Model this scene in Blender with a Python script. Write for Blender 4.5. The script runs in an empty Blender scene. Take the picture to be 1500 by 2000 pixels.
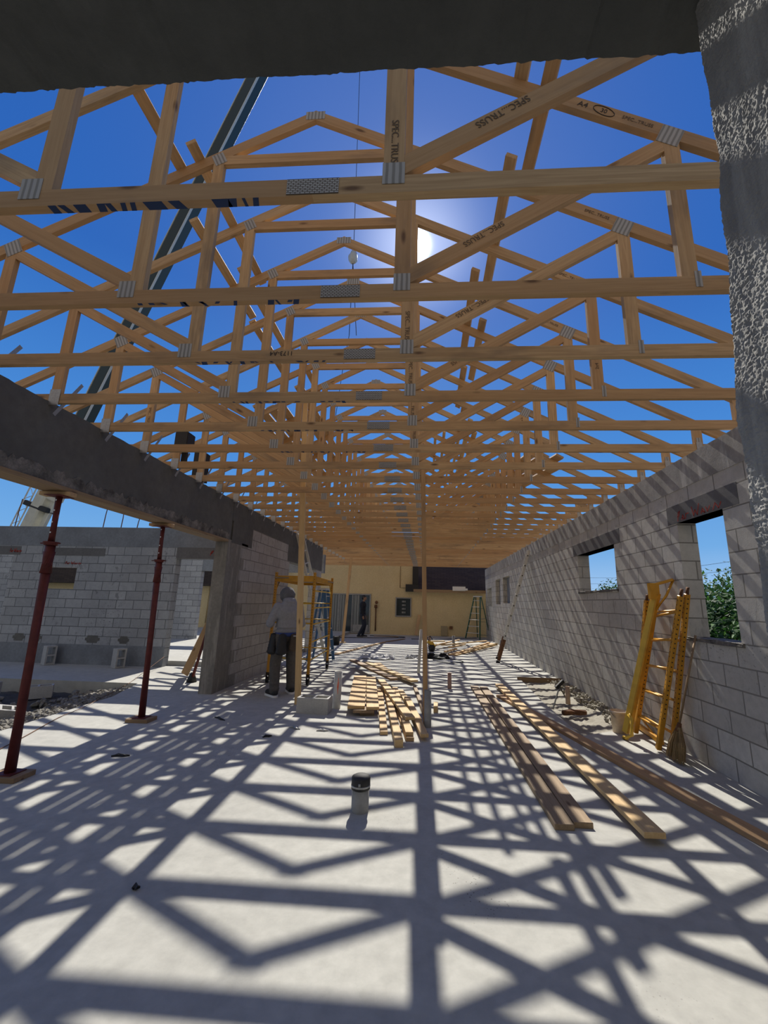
import bpy, bmesh, math, random
from mathutils import Vector, Matrix
from math import sin, cos, pi, radians

SC = bpy.context.scene
COL = SC.collection

# ------------------------------------------------------------------ camera
H = 1.5                                   # eye height
F, PIT, ROL, YAW, CX, CY = 810.5, .2126, .0237, -.065, 782.2, 1001.8
fw = Vector((sin(YAW) * cos(PIT), cos(YAW) * cos(PIT), sin(PIT)))
r0 = Vector((cos(YAW), -sin(YAW), 0)); u0 = r0.cross(fw)
rt = cos(ROL) * r0 + sin(ROL) * u0
up = -sin(ROL) * r0 + cos(ROL) * u0
cd = bpy.data.cameras.new('camera'); cam = bpy.data.objects.new('camera', cd); COL.objects.link(cam)
cam.matrix_world = Matrix(((rt.x, up.x, -fw.x, 0), (rt.y, up.y, -fw.y, 0), (rt.z, up.z, -fw.z, H), (0, 0, 0, 1)))
cd.sensor_fit = 'VERTICAL'; cd.sensor_height = 36; cd.sensor_width = 27
cd.lens = F / 2000 * 36
cd.shift_x = -(CX - 750) / 2000; cd.shift_y = (CY - 1000) / 2000
cd.clip_start = .02; cd.clip_end = 500
SC.camera = cam

# ------------------------------------------------------------------ light
SUN_EL, SUN_AZ = radians(45.0), radians(-2.26)
SUN = Vector((sin(SUN_AZ) * cos(SUN_EL), cos(SUN_AZ) * cos(SUN_EL), sin(SUN_EL)))
ld = bpy.data.lights.new('sun', 'SUN'); lo = bpy.data.objects.new('sun', ld); COL.objects.link(lo)
ld.energy = 6.3; ld.angle = radians(.53); ld.color = (1, .955, .87)
lo.rotation_euler = SUN.to_track_quat('Z', 'Y').to_euler(); lo.location = (0, 0, 30)

W = bpy.data.worlds.new('sky'); SC.world = W; W.use_nodes = True
wt = W.node_tree; wt.nodes.clear()
def wn(t, **k):
    n = wt.nodes.new(t)
    for a, b in k.items(): setattr(n, a, b)
    return n
tc = wn('ShaderNodeTexCoord'); sp = wn('ShaderNodeSeparateXYZ'); wt.links.new(tc.outputs['Generated'], sp.inputs[0])
ramp = wn('ShaderNodeValToRGB'); wt.links.new(sp.outputs[2], ramp.inputs[0])
e = ramp.color_ramp.elements
e[0].position = 0; e[0].color = (.42, .62, .88, 1)
e[1].position = 1; e[1].color = (.022, .105, .43, 1)
for p_, c_ in ((.12, (.17, .41, .78)), (.3, (.072, .27, .70)), (.6, (.026, .135, .50))):
    q = e.new(p_); q.color = (*c_, 1)
dt = wn('ShaderNodeVectorMath', operation='DOT_PRODUCT'); wt.links.new(tc.outputs['Generated'], dt.inputs[0]); dt.inputs[1].default_value = SUN
def mth(op, a, b=None, clamp=False):
    n = wn('ShaderNodeMath', operation=op, use_clamp=clamp)
    if isinstance(a, (int, float)): n.inputs[0].default_value = a
    else: wt.links.new(a, n.inputs[0])
    if b is not None:
        if isinstance(b, (int, float)): n.inputs[1].default_value = b
        else: wt.links.new(b, n.inputs[1])
    return n.outputs[0]
dpos = mth('MAXIMUM', dt.outputs['Value'], 0)
a1 = mth('MULTIPLY', mth('POWER', dpos, 7000), 14.0)        # aureole close to the disc
a2 = mth('MULTIPLY', mth('POWER', dpos, 220), .5)
a3 = mth('MULTIPLY', mth('POWER', dpos, 16), .09)
asum = mth('ADD', mth('ADD', a1, a2), a3)
# invented bright cloud veil on the unseen sky behind the camera, added as fill
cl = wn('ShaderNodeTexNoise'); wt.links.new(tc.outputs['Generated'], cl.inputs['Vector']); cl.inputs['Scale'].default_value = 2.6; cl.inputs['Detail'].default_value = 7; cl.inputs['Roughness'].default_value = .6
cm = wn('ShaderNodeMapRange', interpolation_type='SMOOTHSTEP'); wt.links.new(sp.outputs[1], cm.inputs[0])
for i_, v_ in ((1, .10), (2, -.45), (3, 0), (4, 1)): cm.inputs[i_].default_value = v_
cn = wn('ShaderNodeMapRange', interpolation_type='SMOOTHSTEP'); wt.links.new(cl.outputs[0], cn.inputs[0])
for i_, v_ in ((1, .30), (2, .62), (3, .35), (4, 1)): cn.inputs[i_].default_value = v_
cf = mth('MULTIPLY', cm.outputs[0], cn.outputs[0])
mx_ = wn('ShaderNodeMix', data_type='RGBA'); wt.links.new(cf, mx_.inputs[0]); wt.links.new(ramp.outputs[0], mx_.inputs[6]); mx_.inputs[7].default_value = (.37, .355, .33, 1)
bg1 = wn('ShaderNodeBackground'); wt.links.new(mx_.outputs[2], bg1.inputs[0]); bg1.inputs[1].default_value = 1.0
bg2 = wn('ShaderNodeBackground'); bg2.inputs[0].default_value = (.95, .97, 1, 1); wt.links.new(asum, bg2.inputs[1])
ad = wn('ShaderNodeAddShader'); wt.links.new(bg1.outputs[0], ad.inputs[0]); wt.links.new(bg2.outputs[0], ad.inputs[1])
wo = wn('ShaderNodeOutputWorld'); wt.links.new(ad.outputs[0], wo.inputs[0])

vs = SC.view_settings
vs.view_transform = 'Standard'; vs.look = 'None'; vs.gamma = 1; vs.exposure = 0.0; vs.use_curve_mapping = False
SC.display_settings.display_device = 'sRGB'

# ------------------------------------------------------------------ helpers
def ray(u, v): return fw + rt * ((u - CX) / F) - up * ((v - CY) / F)
def on(u, v, ax, val):
    d = ray(u, v); i = 'xyz'.index(ax); C = Vector((0, 0, H))
    return C + d * ((val - C[i]) / d[i])
def fl(u, v, z=0): return on(u, v, 'z', z)

def tag(o, label=None, cat=None, group=None, kind=None):
    if label: o['label'] = label
    if cat: o['category'] = cat
    if group: o['group'] = group
    if kind: o['kind'] = kind
    return o
def empty(name, loc=(0, 0, 0), rz=0, label=None, cat=None, group=None):
    o = bpy.data.objects.new(name, None); COL.objects.link(o); o.location = loc; o.rotation_euler = (0, 0, rz)
    o.empty_display_size = .1
    return tag(o, label, cat, group)
def link(name, me, mat, parent=None, loc=None, mw=None):
    o = bpy.data.objects.new(name, me); COL.objects.link(o)
    if mat and not me.materials: me.materials.append(mat)
    if parent: o.parent = parent
    if loc is not None: o.location = loc
    if mw is not None: o.matrix_local = mw
    return o
def obj(name, bm, mat, parent=None, smooth=False, loc=None, mw=None):
    bmesh.ops.recalc_face_normals(bm, faces=bm.faces)
    me = bpy.data.meshes.new(name); bm.to_mesh(me); bm.free()
    if smooth: me.polygons.foreach_set('use_smooth', [True] * len(me.polygons))
    return link(name, me, mat, parent, loc, mw)
def NB(): return bmesh.new()
def bx(bm, x0, x1, y0, y1, z0, z1, M=None):
    vs_ = [bm.verts.new((x, y, z)) for x in (x0, x1) for y in (y0, y1) for z in (z0, z1)]
    for f in ((0, 1, 3, 2), (4, 6, 7, 5), (0, 4, 5, 1), (2, 3, 7, 6), (0, 2, 6, 4), (1, 5, 7, 3)):
        bm.faces.new([vs_[i] for i in f])
    if M is not None: bmesh.ops.transform(bm, matrix=M, verts=vs_)
    return vs_
def tube(bm, pts, r, n=8, cap=True):
    pts = [Vector(p) for p in pts]; rr = r if isinstance(r, (list, tuple)) else [r] * len(pts); rings = []
    ref = None
    for i, p in enumerate(pts):
        t = ((pts[min(i + 1, len(pts) - 1)] - pts[max(i - 1, 0)])).normalized()
        if ref is None: ref = Vector((0, 0, 1)) if abs(t.z) < .9 else Vector((1, 0, 0))
        a = t.cross(ref).normalized(); b = t.cross(a).normalized(); ref = b.cross(t) * 1.0 if abs(b.cross(t).dot(t)) < .5 else ref
        rings.append([bm.verts.new(p + (a * cos(2 * pi * k / n) + b * sin(2 * pi * k / n)) * rr[i]) for k in range(n)])
    for i in range(len(rings) - 1):
        for k in range(n): bm.faces.new((rings[i][k], rings[i][(k + 1) % n], rings[i + 1][(k + 1) % n], rings[i + 1][k]))
    if cap:
        bm.faces.new(rings[0]); bm.faces.new(rings[-1])
def lathe(bm, prof, c=(0, 0, 0), n=24):
    rings = [[bm.verts.new((c[0] + r * cos(2 * pi * k / n), c[1] + r * sin(2 * pi * k / n), c[2] + z)) for k in range(n)] for r, z in prof]
    for i in range(len(rings) - 1):
        for k in range(n): bm.faces.new((rings[i][k], rings[i][(k + 1) % n], rings[i + 1][(k + 1) % n], rings[i + 1][k]))
    bm.faces.new(rings[0]); bm.faces.new(rings[-1])
def prism(bm, poly, z0, z1):
    a = [bm.verts.new((x, y, z0)) for x, y in poly]; b = [bm.verts.new((x, y, z1)) for x, y in poly]
    n = len(poly)
    bm.faces.new(a[::-1]); bm.faces.new(b)
    for i in range(n): bm.faces.new((a[i], a[(i + 1) % n], b[(i + 1) % n], b[i]))
def frame_of(A, B, nrm=(0, 0, 1)):
    """matrix whose X runs A->B and Z as close as can be to nrm, origin at the middle"""
    A, B = Vector(A), Vector(B); x = (B - A).normalized(); z = Vector(nrm); y = z.cross(x).normalized(); z = x.cross(y)
    M = Matrix((x, y, z)).transposed().to_4x4(); M.translation = (A + B) / 2
    return M
def wood_bar(name, A, B, w, t, mat, parent=None, nrm=(0, 0, 1)):
    """board from A to B (middle line), w wide across, t thick along nrm"""
    A, B = Vector(A), Vector(B); L = (B - A).length / 2
    bm = NB(); bx(bm, -L, L, -w / 2, w / 2, -t / 2, t / 2)
    bmesh.ops.bevel(bm, geom=bm.edges[:], offset=min(.003, t * .12), segments=1, affect='EDGES')
    return obj(name, bm, mat, parent, mw=frame_of(A, B, nrm))
def ordn(k):
    return f"{k}{'th' if 10 <= k % 100 <= 20 else {1: 'st', 2: 'nd', 3: 'rd'}.get(k % 10, 'th')}"

# ------------------------------------------------------------------ materials
def newmat(name):
    m = bpy.data.materials.new(name); m.use_nodes = True; nt = m.node_tree; nt.nodes.clear()
    out = nt.nodes.new('ShaderNodeOutputMaterial'); b = nt.nodes.new('ShaderNodeBsdfPrincipled'); nt.links.new(b.outputs[0], out.inputs[0])
    return m, nt, b
class N:
    def __init__(s, nt): s.nt = nt
    def node(s, t, ins=None, **k):
        n = s.nt.nodes.new(t)
        for a, v in k.items(): setattr(n, a, v)
        for a, v in (ins or {}).items():
            if hasattr(v, 'is_linked'): s.nt.links.new(v, n.inputs[a])
            else: n.inputs[a].default_value = v
        return n
    def coord(s, kind='Object'): return s.node('ShaderNodeTexCoord').outputs[kind]
    def map(s, v, scale=(1, 1, 1), loc=(0, 0, 0), rot=(0, 0, 0)): return s.node('ShaderNodeMapping', {'Vector': v, 'Scale': scale, 'Location': loc, 'Rotation': rot}).outputs[0]
    def noise(s, v, sc=5, det=4, rough=.55, dist=0): return s.node('ShaderNodeTexNoise', {'Vector': v, 'Scale': sc, 'Detail': det, 'Roughness': rough, 'Distortion': dist}).outputs[0]
    def ramp(s, f, stops, interp='LINEAR'):
        n = s.node('ShaderNodeValToRGB', {'Fac': f}); cr = n.color_ramp; cr.interpolation = interp
        while len(cr.elements) < len(stops): cr.elements.new(.5)
        for e_, (p, c) in zip(cr.elements, stops):
            e_.position = p; e_.color = (*(c if isinstance(c, tuple) else (c, c, c)), 1)
        return n.outputs[0]
    def mix(s, f, a, b, mode='MIX'):
        n = s.node('ShaderNodeMix', data_type='RGBA', blend_type=mode)
        for i, v in ((0, f), (6, a), (7, b)):
            if hasattr(v, 'is_linked'): s.nt.links.new(v, n.inputs[i])
            else: n.inputs[i].default_value = v if i == 0 else ((*v, 1) if isinstance(v, tuple) else (v, v, v, 1))
        return n.outputs[2]
    def math(s, op, a, b=0.0): return s.node('ShaderNodeMath', {0: a, 1: b}, operation=op).outputs[0]
    def bump(s, h, st=.3, d=.01, nrm=None):
        i = {'Height': h, 'Strength': st, 'Distance': d}
        if nrm is not None: i['Normal'] = nrm
        return s.node('ShaderNodeBump', i).outputs[0]
def setp(nt, b, col=None, rough=None, metal=None, nrm=None, **k):
    for key, v in (('Base Color', col), ('Roughness', rough), ('Metallic', metal), ('Normal', nrm)):
        if v is None: continue
        if hasattr(v, 'is_linked'): nt.links.new(v, b.inputs[key])
        else: b.inputs[key].default_value = (*v, 1) if isinstance(v, tuple) else v
    for key, v in k.items(): b.inputs[key.replace('_', ' ')].default_value = v

def mat_wood(name, c1=(.66, .455, .245), c2=(.45, .29, .14), knots=True, stain=.5):
    m, nt, b = newmat(name); n = N(nt); co = n.coord()
    rnd = n.node('ShaderNodeObjectInfo').outputs['Random']
    off = n.node('ShaderNodeCombineXYZ', {0: n.math('MULTIPLY', rnd, 37.0), 1: n.math('MULTIPLY', rnd, 11.0), 2: n.math('MULTIPLY', rnd, 5.0)}).outputs[0]
    v = n.node('ShaderNodeVectorMath', {0: co, 1: off}, operation='ADD').outputs[0]
    g = n.noise(n.map(v, (1.1, 26, 26)), 1.6, 5, .6, 1.2)
    g2 = n.noise(n.map(v, (.9, 7, 7)), 1.2, 3, .5, .6)
    col = n.mix(n.ramp(g, [(.35, 0), (.68, 1)]), c1, c2)
    col = n.mix(n.ramp(g2, [(.3, 0), (.75, .45)]), col, tuple(x * .72 for x in c2))
    col = n.mix(n.math('MULTIPLY', rnd, .62), col, (c2[0] * .85, c2[1] * .72, c2[2] * .62))
    if knots:
        vo = n.node('ShaderNodeTexVoronoi', {'Vector': n.map(v, (2.1, 7, 7)), 'Scale': 1.0, 'Randomness': 1.0})
        k = n.ramp(vo.outputs['Distance'], [(.05, 1), (.13, 0)])
        col = n.mix(n.math('MULTIPLY', k, .85), col, (.10, .045, .018))
    st = n.noise(n.map(v, (.8, 2.5, 2.5)), 1.3, 4, .65)
    col = n.mix(n.ramp(st, [(.56, 0), (.72, stain)]), col, (.12, .095, .075))
    setp(nt, b, col, .75, nrm=n.bump(g, .25, .002)); return m
def mat_flat(name, col, rough=.6, metal=0, var=.0, bump=0, sc=20, **k):
    m, nt, b = newmat(name); n = N(nt); co = n.coord()
    c = col; nr = None
    if var: c = n.mix(n.ramp(n.noise(co, sc, 5), [(.3, 0), (.75, 1)]), col, tuple(x * (1 - var) for x in col))
    if bump: nr = n.bump(n.noise(co, sc * 4, 4), bump, .004)
    setp(nt, b, c, rough, metal, nr, **k); return m
def mat_conc(name, c1, c2, sc=1.2, speck=.0, bump=.3, rough=.9, streak=False, bd=.004, bsc=60):
    m, nt, b = newmat(name); n = N(nt); co = n.coord()
    a = n.noise(co, sc, 7, .6); d = n.noise(co, sc * 9, 6, .65)
    col = n.mix(n.ramp(a, [(.32, 0), (.68, 1)]), c1, c2)
    col = n.mix(n.ramp(d, [(.35, 0), (.8, .55)]), col, tuple(x * .62 for x in c2))
    if streak:
        s_ = n.noise(n.map(co, (7, 7, .8)), 1.4, 5, .65)
        col = n.mix(n.ramp(s_, [(.52, 0), (.7, .6)]), col, tuple(min(1, x * 1.7) for x in c1))
    if speck:
        vo = n.node('ShaderNodeTexVoronoi', {'Vector': co, 'Scale': 45.0, 'Randomness': 1.0}).outputs['Distance']
        gate = n.ramp(n.noise(co, .55, 3), [(.56, 0), (.63, 1)])
        col = n.mix(n.math('MULTIPLY', n.ramp(vo, [(.12, 1), (.2, 0)]), n.math('MULTIPLY', gate, speck)), col, (.08, .07, .055))
    h = n.noise(co, bsc, 5, .7)
    setp(nt, b, col, rough, nrm=n.bump(h, bump, bd)); return m
def mat_block(name, c1, c2, mortar, dirt=.5, smear=.35, yo=0.0, zo=0.0):
    m, nt, b = newmat(name); n = N(nt); co = n.coord()
    s_ = n.node('ShaderNodeSeparateXYZ', {0: co})
    u = n.math('ADD', n.math('ADD', s_.outputs[0], s_.outputs[1]), yo); z = n.math('ADD', s_.outputs[2], zo)
    wob = n.math('MULTIPLY', n.noise(co, 1.2, 2), .02)
    v = n.node('ShaderNodeCombineXYZ', {0: n.math('ADD', u, wob), 1: n.math('ADD', z, wob), 2: 0.0}).outputs[0]
    br = n.node('ShaderNodeTexBrick', {'Vector': v, 'Color1': (*c1, 1), 'Color2': (*c2, 1), 'Mortar': (*mortar, 1), 'Scale': 1.0, 'Mortar Size': .0075, 'Mortar Smooth': .25, 'Bias': 0.0, 'Brick Width': .406, 'Row Height': .203}, offset=.5, offset_frequency=2)
    a = n.noise(co, .9, 6, .6); d = n.noise(co, 14, 6, .7)
    col = n.mix(n.ramp(a, [(.35, 0), (.7, dirt)]), br.outputs['Color'], tuple(x * .6 for x in c2))
    col = n.mix(n.ramp(d, [(.4, 0), (.85, .5)]), col, tuple(x * .55 for x in c2))
    sm = n.noise(n.map(co, (1.6, 1.6, 1.0)), 2.2, 5, .75, .8)
    col = n.mix(n.ramp(sm, [(.60, 0), (.66, smear)]), col, tuple(x * .9 for x in mortar))
    sg = n.ramp(n.noise(co, .8, 3), [(.50, 0), (.62, 1)]); sp2 = n.ramp(n.noise(co, 34, 3, .6), [(.62, 0), (.66, .75)])
    col = n.mix(n.math('MULTIPLY', sg, sp2), col, tuple(x * .35 for x in c2))
    h = n.math('ADD', n.math('MULTIPLY', br.outputs['Fac'], -1.0), n.math('MULTIPLY', n.noise(co, 90, 4, .7), .35))
    setp(nt, b, col, .92, nrm=n.bump(h, .55, .012)); return m

M = {}
M['pine'] = mat_wood('pine')
M['pale'] = mat_wood('pale_pine', (.74, .55, .29), (.60, .41, .19), stain=.25)
M['brownwood'] = mat_wood('weathered_pine', (.42, .305, .18), (.27, .185, .10), stain=.5)
M['floor'] = mat_conc('slab_concrete', (.485, .475, .425), (.40, .39, .35), 1.1, speck=.8, bump=.12)
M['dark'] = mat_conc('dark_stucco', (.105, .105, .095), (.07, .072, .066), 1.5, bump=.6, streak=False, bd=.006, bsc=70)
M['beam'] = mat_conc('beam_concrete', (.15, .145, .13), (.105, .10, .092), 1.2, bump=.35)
M['jamb'] = mat_conc('rough_stucco', (.34, .33, .30), (.25, .24, .22), 2.2, bump=.6, bd=.012, bsc=85, streak=True)
M['rough'] = mat_conc('form_edge_concrete', (.34, .31, .27), (.055, .05, .045), 7, bump=1.0, bd=.02, bsc=25)
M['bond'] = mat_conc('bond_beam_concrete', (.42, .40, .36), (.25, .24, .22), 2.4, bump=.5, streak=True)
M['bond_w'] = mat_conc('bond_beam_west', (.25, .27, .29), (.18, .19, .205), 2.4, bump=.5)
M['lintel'] = mat_conc('precast_lintel', (.17, .165, .16), (.13, .127, .125), 3, bump=.3)
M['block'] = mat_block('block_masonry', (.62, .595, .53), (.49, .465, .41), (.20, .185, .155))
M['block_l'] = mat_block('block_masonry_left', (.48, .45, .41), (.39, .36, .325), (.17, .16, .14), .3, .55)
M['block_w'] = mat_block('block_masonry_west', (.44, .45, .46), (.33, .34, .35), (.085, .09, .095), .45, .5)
M['col'] = mat_conc('poured_column', (.27, .25, .215), (.19, .175, .15), 2.0, bump=.5, streak=True)
M['cmu'] = mat_conc('grey_block', (.50, .49, .46), (.42, .41, .385), 6, bump=.6)
M['steel'] = mat_flat('galvanised', (.42, .42, .41), .45, .7, .25, 0, 60)
M['plate'] = None
M['red'] = mat_flat('red_oxide_paint', (.16, .028, .022), .55, .2, .45, .1, 14)
M['yellow'] = mat_flat('yellow_paint', (.70, .34, .022), .42, .15, .3, .05, 9)
M['yellow2'] = mat_flat('faded_yellow_paint', (.80, .50, .06), .45, .1, .25, .05, 9)
M['black'] = mat_flat('black_rubber', (.015, .015, .016), .6)
M['hole'] = mat_flat('dark_hole', (.03, .02, .01), .9)
M['rust'] = mat_flat('rusty_steel', (.20, .09, .04), .8, .2, .5, .2, 12)
M['pvc'] = mat_flat('dusty_pvc', (.62, .61, .56), .6, 0, .25, 0, 12)
M['pvcd'] = mat_flat('grey_sleeve', (.33, .33, .32), .8, 0, .3, 0, 14)
M['orange'] = mat_flat('orange_mark', (.75, .12, .04), .7)
M['redmark'] = mat_flat('red_crayon', (.35, .045, .03), .8)
M['blue'] = mat_flat('blue_spray_paint', (.010, .03, .10), .7)
M['ink'] = mat_flat('black_ink', (.045, .035, .03), .8)
M['inkgrey'] = mat_flat('faded_ink', (.13, .09, .055), .8)
M['alu'] = mat_flat('aluminium', (.62, .61, .57), .5, .25, .2, 0, 30)
M['green'] = mat_flat('green_fibreglass', (.03, .10, .06), .5)
M['bluefib'] = mat_flat('blue_fibreglass', (.05, .13, .26), .5)
M['house'] = mat_conc('yellow_stucco', (.72, .59, .34), (.64, .51, .28), 2.0, bump=.2)
M['white'] = mat_flat('white_paint', (.75, .75, .73), .5)
M['crane'] = mat_flat('cream_crane_paint', (.62, .60, .50), .5, .1, .2, 0, 3)
M['boom'] = mat_flat('dark_green_boom', (.02, .035, .035), .4, .1)
M['gravel'] = mat_conc('gravel_dirt', (.13, .12, .10), (.05, .045, .04), 4, bump=1.0, bd=.03, bsc=22)
M['stone'] = mat_flat('limestone_chips', (.27, .25, .21), .9, 0, .5, .3, 7)
M['dirt'] = mat_conc('sandy_dirt', (.42, .39, .32), (.30, .27, .21), 5, bump=1.0, bd=.02, bsc=25)
M['leaf'] = None
M['glass'] = mat_flat('dark_glass', (.02, .03, .035), .08, 0)
M['jeans'] = mat_flat('dark_denim', (.02, .025, .04), .9, 0, .3, .2, 40)
M['hoodie'] = mat_flat('grey_hoodie', (.29, .29, .31), .95, 0, .2, .4, 30)
M['trouser'] = mat_flat('dark_work_trousers', (.11, .10, .09), .95, 0, .3, .3, 30)
M['skin'] = mat_flat('skin', (.30, .16, .10), .6)
M['hair'] = mat_flat('black_hair', (.012, .01, .01), .5)
M['navy'] = mat_flat('black_sweater', (.012, .013, .018), .9, 0, .2, .3, 40)
M['bluebelt'] = mat_flat('blue_belt', (.03, .06, .22), .7)
M['leather'] = mat_flat('brown_leather', (.07, .05, .035), .7, 0, .3, .2, 30)
M['straw'] = mat_flat('broom_straw', (.30, .20, .09), .9, 0, .4, .3, 60)

def leafmat():
    m, nt, b = newmat('foliage'); n = N(nt)
    rnd = n.node('ShaderNodeNewGeometry').outputs['Random Per Island']
    col = n.ramp(rnd, [(0, (.012, .045, .010)), (.6, (.035, .11, .018)), (1, (.09, .21, .035))])
    setp(nt, b, col, .7); b.inputs['Subsurface Weight'].default_value = 0
    tr = n.node('ShaderNodeBsdfTranslucent', {'Color': col}); mx = n.node('ShaderNodeMixShader', {0: .3, 1: b.outputs[0], 2: tr.outputs[0]})
    nt.links.new(mx.outputs[0], [x for x in nt.nodes if x.type == 'OUTPUT_MATERIAL'][0].inputs[0]); return m
M['leaf'] = leafmat()
def platemat():
    m, nt, b = newmat('toothed_plate'); n = N(nt); co = n.coord()
    s_ = n.node('ShaderNodeSeparateXYZ', {0: co})
    v = n.node('ShaderNodeCombineXYZ', {0: s_.outputs[0], 1: s_.outputs[2], 2: 0.0}).outputs[0]
    br = n.node('ShaderNodeTexBrick', {'Vector': v, 'Color1': (.52, .52, .50, 1), 'Color2': (.44, .44, .43, 1), 'Mortar': (.10, .08, .06, 1), 'Scale': 1.0, 'Mortar Size': .0022, 'Mortar Smooth': .0, 'Brick Width': .021, 'Row Height': .0095}, offset=.5)
    setp(nt, b, br.outputs['Color'], .55, .0, n.bump(br.outputs['Fac'], -.4, .002)); return m
def platemat2():
    m, nt, b = newmat('ribbed_plate'); n = N(nt); co = n.coord()
    w = n.node('ShaderNodeTexWave', {'Vector': co, 'Scale': 11.0, 'Distortion': .6, 'Detail': 1.0}, wave_type='BANDS', bands_direction='X').outputs['Fac']
    col = n.mix(n.ramp(w, [(.2, 0), (.6, 1)]), (.22, .21, .19), (.40, .39, .37))
    setp(nt, b, col, .6, .0, n.bump(w, .5, .004)); return m
M['plate'] = platemat(); M['plate2'] = platemat2()
def shingle():
    m, nt, b = newmat('brown_shingles'); n = N(nt); co = n.coord()
    s_ = n.node('ShaderNodeSeparateXYZ', {0: co})
    v = n.node('ShaderNodeCombineXYZ', {0: s_.outputs[0], 1: s_.outputs[2], 2: 0.0}).outputs[0]
    br = n.node('ShaderNodeTexBrick', {'Vector': v, 'Color1': (.055, .040, .036, 1), 'Color2': (.035, .027, .026, 1), 'Mortar': (.014, .010, .010, 1), 'Scale': 1.0, 'Mortar Size': .007, 'Brick Width': .30, 'Row Height': .075}, offset=.5)
    setp(nt, b, br.outputs['Color'], .9, None, n.bump(br.outputs['Fac'], -.6, .01)); return m
M['shingle'] = shingle()
M['curtain'] = None
def curtainmat():
    m, nt, b = newmat('pleated_curtain'); n = N(nt); co = n.coord()
    w = n.node('ShaderNodeTexWave', {'Vector': co, 'Scale': 2.6, 'Distortion': 1.0}, wave_type='BANDS', bands_direction='X').outputs['Fac']
    setp(nt, b, n.mix(w, (.10, .11, .11), (.26, .28, .27)), .5, None, n.bump(w, .4, .02)); return m
M['curtain'] = curtainmat()

# ================================================================== SETTING
def struct(name, bm, mat, label, cat, smooth=False):
    return tag(obj(name, bm, mat, smooth=smooth), label, cat, kind='structure')
XL, XR = -3.40, 2.80                       # inner faces of the two long walls
ZB = 3.18                                  # underside of the truss bottom chords

bm = NB()
prism(bm, [(-4.56, -3), (2.80, -3), (2.80, 5.92), (2.3, 5.75), (1.86, 5.5), (1.88, 7.25), (1.97, 9.25), (2.80, 9.35), (2.80, 21.2), (-3.6, 21.2), (-3.6, 9.5), (-16, 9.5), (-16, 7.5), (-5.06, 7.5), (-4.75, 6.5)], -.24, 0)
struct('floor', bm, M['floor'], 'pale concrete slab crossed by the shadows of the roof trusses', 'floor')
bm = NB(); prism(bm, [(-3.6, 9.5), (-3.6, 21.2), (-16, 21.2), (-16, 9.5)], -.24, .10)
struct('floor_step', bm, M['floor'], 'raised concrete slab behind the opening in the far left wing', 'step')
bm = NB(); bx(bm, -60, 60, -20, 90, -.9, -.28)
struct('ground', bm, M['gravel'], 'dark gravelly earth around the building', 'ground')
# earth strip on the left with small mounds
random.seed(5)
bm = NB(); nx, ny = 60, 40; g = {}
for i in range(nx + 1):
    for j in range(ny + 1):
        x = -12.5 + 8.0 * i / nx; y = -1 + 8.55 * j / ny
        z = -.2 + .05 * sin(x * 2.3 + 1) * cos(y * 3.1) + random.uniform(-.025, .025) - .02
        if x > -4.75: z = min(z, -.03)
        g[i, j] = bm.verts.new((x, y, z))
for i in range(nx):
    for j in range(ny): bm.faces.new((g[i, j], g[i + 1, j], g[i + 1, j + 1], g[i, j + 1]))
struct('earth_strip', bm, M['gravel'], 'uneven strip of dark earth left of the slab', 'earth', True)
bm = NB(); nx, ny = 24, 60; g = {}
for i in range(nx + 1):
    for j in range(ny + 1):
        x = 1.84 + .98 * i / nx; y = 5.45 + 3.95 * j / ny
        g[i, j] = bm.verts.new((x, y, -.045 + .07 * max(0, (x - 2.35)) * (.6 + .5 * sin(y * 5)) + random.uniform(-.012, .012)))
for i in range(nx):
    for j in range(ny): bm.faces.new((g[i, j], g[i + 1, j], g[i + 1, j + 1], g[i, j + 1]))
struct('dirt_recess', bm, M['dirt'], 'sandy dirt left bare in the slab recess along the right wall', 'dirt', True)

def wall_x(name, x0, x1, y0, y1, z0, z1, holes, mat, label):
    """wall running along y with rectangular holes (ya,yb,za,zb)"""
    bm = NB(); ys = sorted({y0, y1} | {h[0] for h in holes} | {h[1] for h in holes}); zs = sorted({z0, z1} | {h[2] for h in holes} | {h[3] for h in holes})
    for a, b in zip(ys, ys[1:]):
        run = None
        for c, d in zip(zs, zs[1:]):
            if any(h[0] <= a < h[1] and h[2] <= c < h[3] for h in holes):
                if run: bx(bm, x0, x1, a, b, *run); run = None
            else: run = (run[0], d) if run else (c, d)
        if run: bx(bm, x0, x1, a, b, *run)
    return struct(name, bm, mat, label, 'wall')
def wall_y(name, x0, x1, y0, y1, z0, z1, holes, mat, label):
    bm = NB(); xs = sorted({x0, x1} | {h[0] for h in holes} | {h[1] for h in holes}); zs = sorted({z0, z1} | {h[2] for h in holes} | {h[3] for h in holes})
    for a, b in zip(xs, xs[1:]):
        run = None
        for c, d in zip(zs, zs[1:]):
            if any(h[0] <= a < h[1] and h[2] <= c < h[3] for h in holes):
                if run: bx(bm, a, b, y0, y1, *run); run = None
            else: run = (run[0], d) if run else (c, d)
        if run: bx(bm, a, b, y0, y1, *run)
    return struct(name, bm, mat, label, 'wall')

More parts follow.
